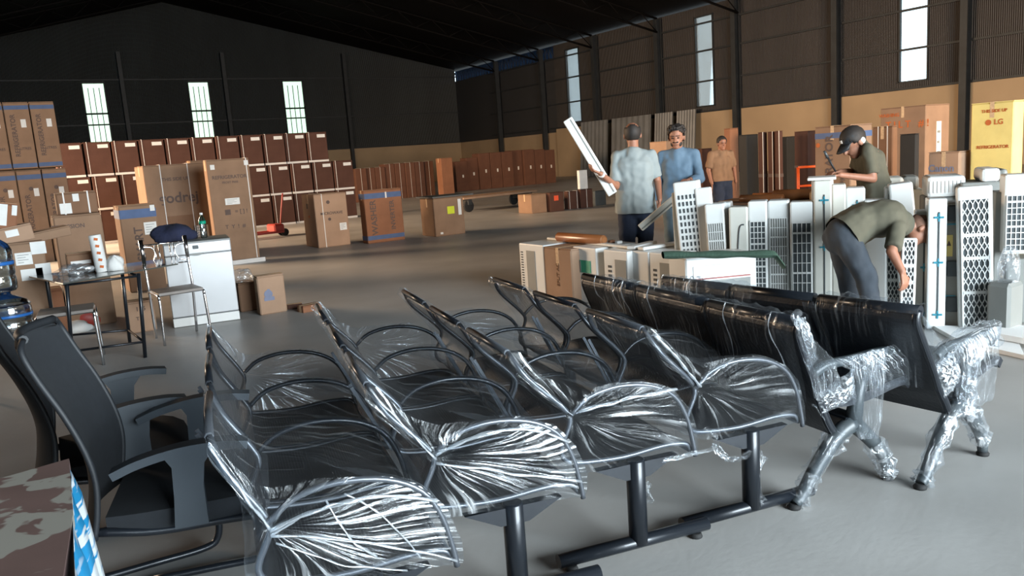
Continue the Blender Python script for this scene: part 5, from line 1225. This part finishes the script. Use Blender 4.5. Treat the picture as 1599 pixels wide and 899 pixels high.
# the raised panel and its twin
def panel(p0, p1, w_, th, label, m='white'):
    d = (p1-p0); L = d.length; z = d.normalized(); tocam = (CAM-(p0+p1)/2).normalized(); x = z.cross(tocam).normalized(); y = z.cross(x)
    R = Matrix(((x.x, y.x, z.x, 0), (x.y, y.y, z.y, 0), (x.z, y.z, z.z, 0), (0, 0, 0, 1)))
    t = thing('plastic_cover', label, 'cover', p0); t.rotation_euler = R.to_euler()
    G().box((0, 0, L/2), (w_, th, L), .01, seg=2).make('panel_shell', m, t); G().box((w_*.22, -th/2-.0, L/2), (.012, .006, L*.96)).make('groove', 'greyp', t); G().box((w_*.22, th/2, L/2), (.012, .006, L*.96)).make('groove', 'greyp', t)
    return t
panel(S(957, 303, 8.07), S(886, 186, 7.97), .10, .05, 'long white air conditioner cover raised in the balding man\'s left hand')
panel(S(1000, 356, 7.7), S(1062, 303, 7.5), .075, .04, 'white cover strip slanting down between the two standing men', 'offw')
# 2 bearded man facing the camera
PB_ = at_D(1061, 330, 8.75); yaw = math.atan2(-PB_.y, -PB_.x)-math.radians(8)
W_ = frame((PB_.x, PB_.y, 0), yaw)
J = dict(pelvis=W_(0, 0, .93), waist=W_(0, -.01, 1.08), chest=W_(0, -.02, 1.28), neck=W_(0, 0, 1.44), head=W_(.0, .03, 1.57),
 sh_l=W_(-.175, -.01, 1.39), el_l=W_(-.235, .05, 1.12), wr_l=W_(-.15, .24, 1.12), hd_l=W_(.4, 1, .1)-W_(0, 0, 0),
 sh_r=W_(.175, -.01, 1.39), el_r=W_(.23, -.03, 1.12), wr_r=W_(.24, .03, .88), hd_r=(0, 0, -1),
 hip_l=W_(-.09, 0, .90), kn_l=W_(-.10, .03, .49), ank_l=W_(-.10, 0, .09), toe_l=W_(-.12, .17, .03),
 hip_r=W_(.09, 0, .90), kn_r=W_(.09, .03, .49), ank_r=W_(.09, .02, .09), toe_r=W_(.11, .19, .03))
r2, R2, V2 = person('bearded dark-haired man in light blue shirt facing the camera beside the standing units', J, W_(0, 1, -.15)-W_(0, 0, 0), (0, 0, 1), shirt_b, jeans, 'full', sleeve_long=True, hem=.08, girth=.97, s=1.05)
g = G(); c = Vector(V2['head']); 
def bd(g):
    for k in (-1, 0, 1): ell(g, c+(R2 @ Vector((k*.036, .055-.012*abs(k), -.072+.012*abs(k)))), (.026, .034, .030), R2)
    cap_(g, c+(R2 @ Vector((-.025, .098, -.036))), c+(R2 @ Vector((.025, .098, -.036))), .007, .007)
bd(g); g.make('beard', 'hair', r2, smooth=True)
# dark rucksack behind him
P = S(1093, 245, 8.9); 
# 3 far worker
PB_ = at_D(1126, 250, 13.2); yaw = math.atan2(-PB_.y, -PB_.x)+math.radians(25)
W_ = frame((PB_.x, PB_.y, 0), yaw)
J = dict(pelvis=W_(0, 0, .86), waist=W_(0, -.01, 1.00), chest=W_(0, -.01, 1.18), neck=W_(0, .01, 1.34), head=W_(.0, .04, 1.46),
 sh_l=W_(-.17, 0, 1.29), el_l=W_(-.23, -.02, 1.04), wr_l=W_(-.22, .06, .82), hd_l=(0, 0, -1), sh_r=W_(.17, 0, 1.29), el_r=W_(.22, -.02, 1.04), wr_r=W_(.20, .06, .82), hd_r=(0, 0, -1),
 hip_l=W_(-.08, 0, .83), kn_l=W_(-.09, .04, .45), ank_l=W_(-.09, 0, .09), toe_l=W_(-.10, .16, .03), hip_r=W_(.08, 0, .83), kn_r=W_(.09, .08, .45), ank_r=W_(.10, -.04, .09), toe_r=W_(.12, .12, .03))
person('distant worker in brown shirt and dark trousers walking by the far cartons', J, W_(0, 1, -.1)-W_(0, 0, 0), (0, 0, 1), tan, navyt, 'short', s=.95)
# 4 man in black cap, olive polo, writing
D4 = 7.3; PB_ = at_D(1360, 300, D4+.12); f2 = (S(1300, 280, D4)-S(1360, 280, D4)); yaw = math.atan2(f2.y, f2.x)-math.radians(12)
W_ = frame((PB_.x, PB_.y, 0), yaw)
J = dict(pelvis=W_(0, -.04, .88), waist=W_(0, -.02, 1.03), chest=W_(0, .02, 1.23), neck=W_(0, .13, 1.38), head=S(1334, 222, D4),
 sh_l=W_(-.17, .06, 1.34), el_l=W_(-.22, .03, 1.07), wr_l=S(1312, 273, D4-.18), hd_l=S(1290, 276, D4-.1)-S(1312, 273, D4-.15),
 sh_r=W_(.17, .06, 1.34), el_r=W_(.20, .10, 1.12), wr_r=S(1310, 268, D4+.12), hd_r=S(1290, 268, D4+.05)-S(1312, 266, D4+.12),
 hip_l=W_(-.09, -.04, .86), kn_l=W_(-.09, .0, .47), ank_l=W_(-.10, -.04, .09), toe_l=W_(-.11, .14, .03), hip_r=W_(.09, -.04, .86), kn_r=W_(.09, .0, .47), ank_r=W_(.10, -.02, .09), toe_r=W_(.12, .16, .03))
fv = (S(1318, 236, D4)-S(1334, 222, D4)).normalized()
r4, R4, V4 = person('man in black cap and olive polo shirt writing on top of a white unit', J, fv, Vector((-.1, .0, 1)), olive, greyt, 'short', s=1.16, curl=.55, girth=1.1, hand_n=((0, 0, -1), (0, 0, -1)))
c = Vector(V4['head'])
def capb(g):
    bmesh.ops.create_uvsphere(g.bm, u_segments=24, v_segments=14, radius=1, matrix=Matrix.Translation(c) @ R4 @ Matrix.Translation((0, -.004, .046)) @ Matrix.Diagonal((.096, .118, .105, 1)))
g = G(); capb(g); Ri = (Matrix.Translation(c) @ R4).inverted()
bmesh.ops.delete(g.bm, geom=[f for f in g.bm.faces if (Ri @ f.calc_center_median()).z < .045], context='FACES')
co_ = g.make('cap', 'blkpl', r4, smooth=True); md = co_.modifiers.new('t', 'SOLIDIFY'); md.thickness = .006
g = G(); TT = Matrix.Translation(c) @ R4
def brim(i, j):
    a = -1.1+2.2*i/12; r_ = j/5; x = .090*math.sin(a)*(1-.0*r_); y = .100*math.cos(a)+(.095*r_)*math.cos(a)**.5; return TT @ Vector((x*(1-.12*r_), y, .052-.030*r_*r_-.02*(math.sin(a))**2*r_))
g.grid(brim, 12, 5); bo = g.make('cap_brim', 'blkpl', r4, smooth=True); md = bo.modifiers.new('t', 'SOLIDIFY'); md.thickness = .005
o = G(); o.box((0, 0, 0), (.022, .004, .028), .0); lo = o.make('cap_emblem', 'label', r4); lo.matrix_world = TT @ Matrix.Translation((-.035, .118, .10)) @ rotm(.45, 0, .3)
# face mask strap / ear cover seen white behind the ear
g = G(); ell(g, TT @ Vector((-.086, -.03, -.0)), (.016, .03, .032), R4); g.make('ear_muff', 'label', r4)
p = V4['wr_l']+Vector(V4['hd_l']).normalized()*.10
t = thing('pen', 'long black marker held up by the man in the cap', 'marker', (0, 0, 0)); a = S(1305, 268, D4-.12); b = S(1287, 236, D4-.16)
G().tube([a, a.lerp(b, .7)], [.008, .011], 8).make('barrel', 'blkpl', t); G().tube([a.lerp(b, .7), b], .013, 8).make('marker_cap', 'dkpl', t)
# 5 bending man
D5 = 6.0
J = dict(pelvis=S(1318, 366, D5), waist=S(1350, 344, D5), chest=S(1385, 340, D5-.02), neck=S(1413, 350, D5-.03), head=S(1436, 358, D5-.03),
 sh_l=S(1402, 356, D5-.20), el_l=S(1392, 392, D5-.28), wr_l=S(1409, 424, D5-.33), hd_l=S(1415, 450, D5-.34)-S(1409, 424, D5-.33),
 sh_r=S(1403, 350, D5+.16), el_r=S(1405, 392, D5+.22), wr_r=S(1416, 428, D5+.12), hd_r=S(1420, 450, D5+.1)-S(1416, 428, D5+.12),
 hip_l=S(1322, 375, D5-.10), kn_l=S(1352, 433, D5-.16), ank_l=S(1366, 500, D5-.14), toe_l=S(1396, 512, D5-.2),
 hip_r=S(1314, 376, D5+.10), kn_r=S(1326, 436, D5+.12), ank_r=S(1330, 490, D5+.14), toe_r=S(1358, 500, D5+.1))
for k in ('ank_l', 'ank_r'): J[k] = Vector((J[k].x, J[k].y, .09))
for k in ('toe_l', 'toe_r'): J[k] = Vector((J[k].x, J[k].y, .03))
r5, R5, V5 = person('man bending far forward in olive shirt and slate grey trousers, handling the white units', J, (S(1452, 376, D5-.05)-S(1436, 358, D5-.03)), (S(1445, 335, D5)-S(1436, 358, D5)), olive, greyt, 'thin', s=1.0, curl=.7, girth=1.12)
for o in r5.children:
    if o.name.startswith('hair'):
        o.data.materials.clear(); o.data.materials.append(mat('thin_grey_hair', (.24, .125, .085), .8, 0, .2, 40))
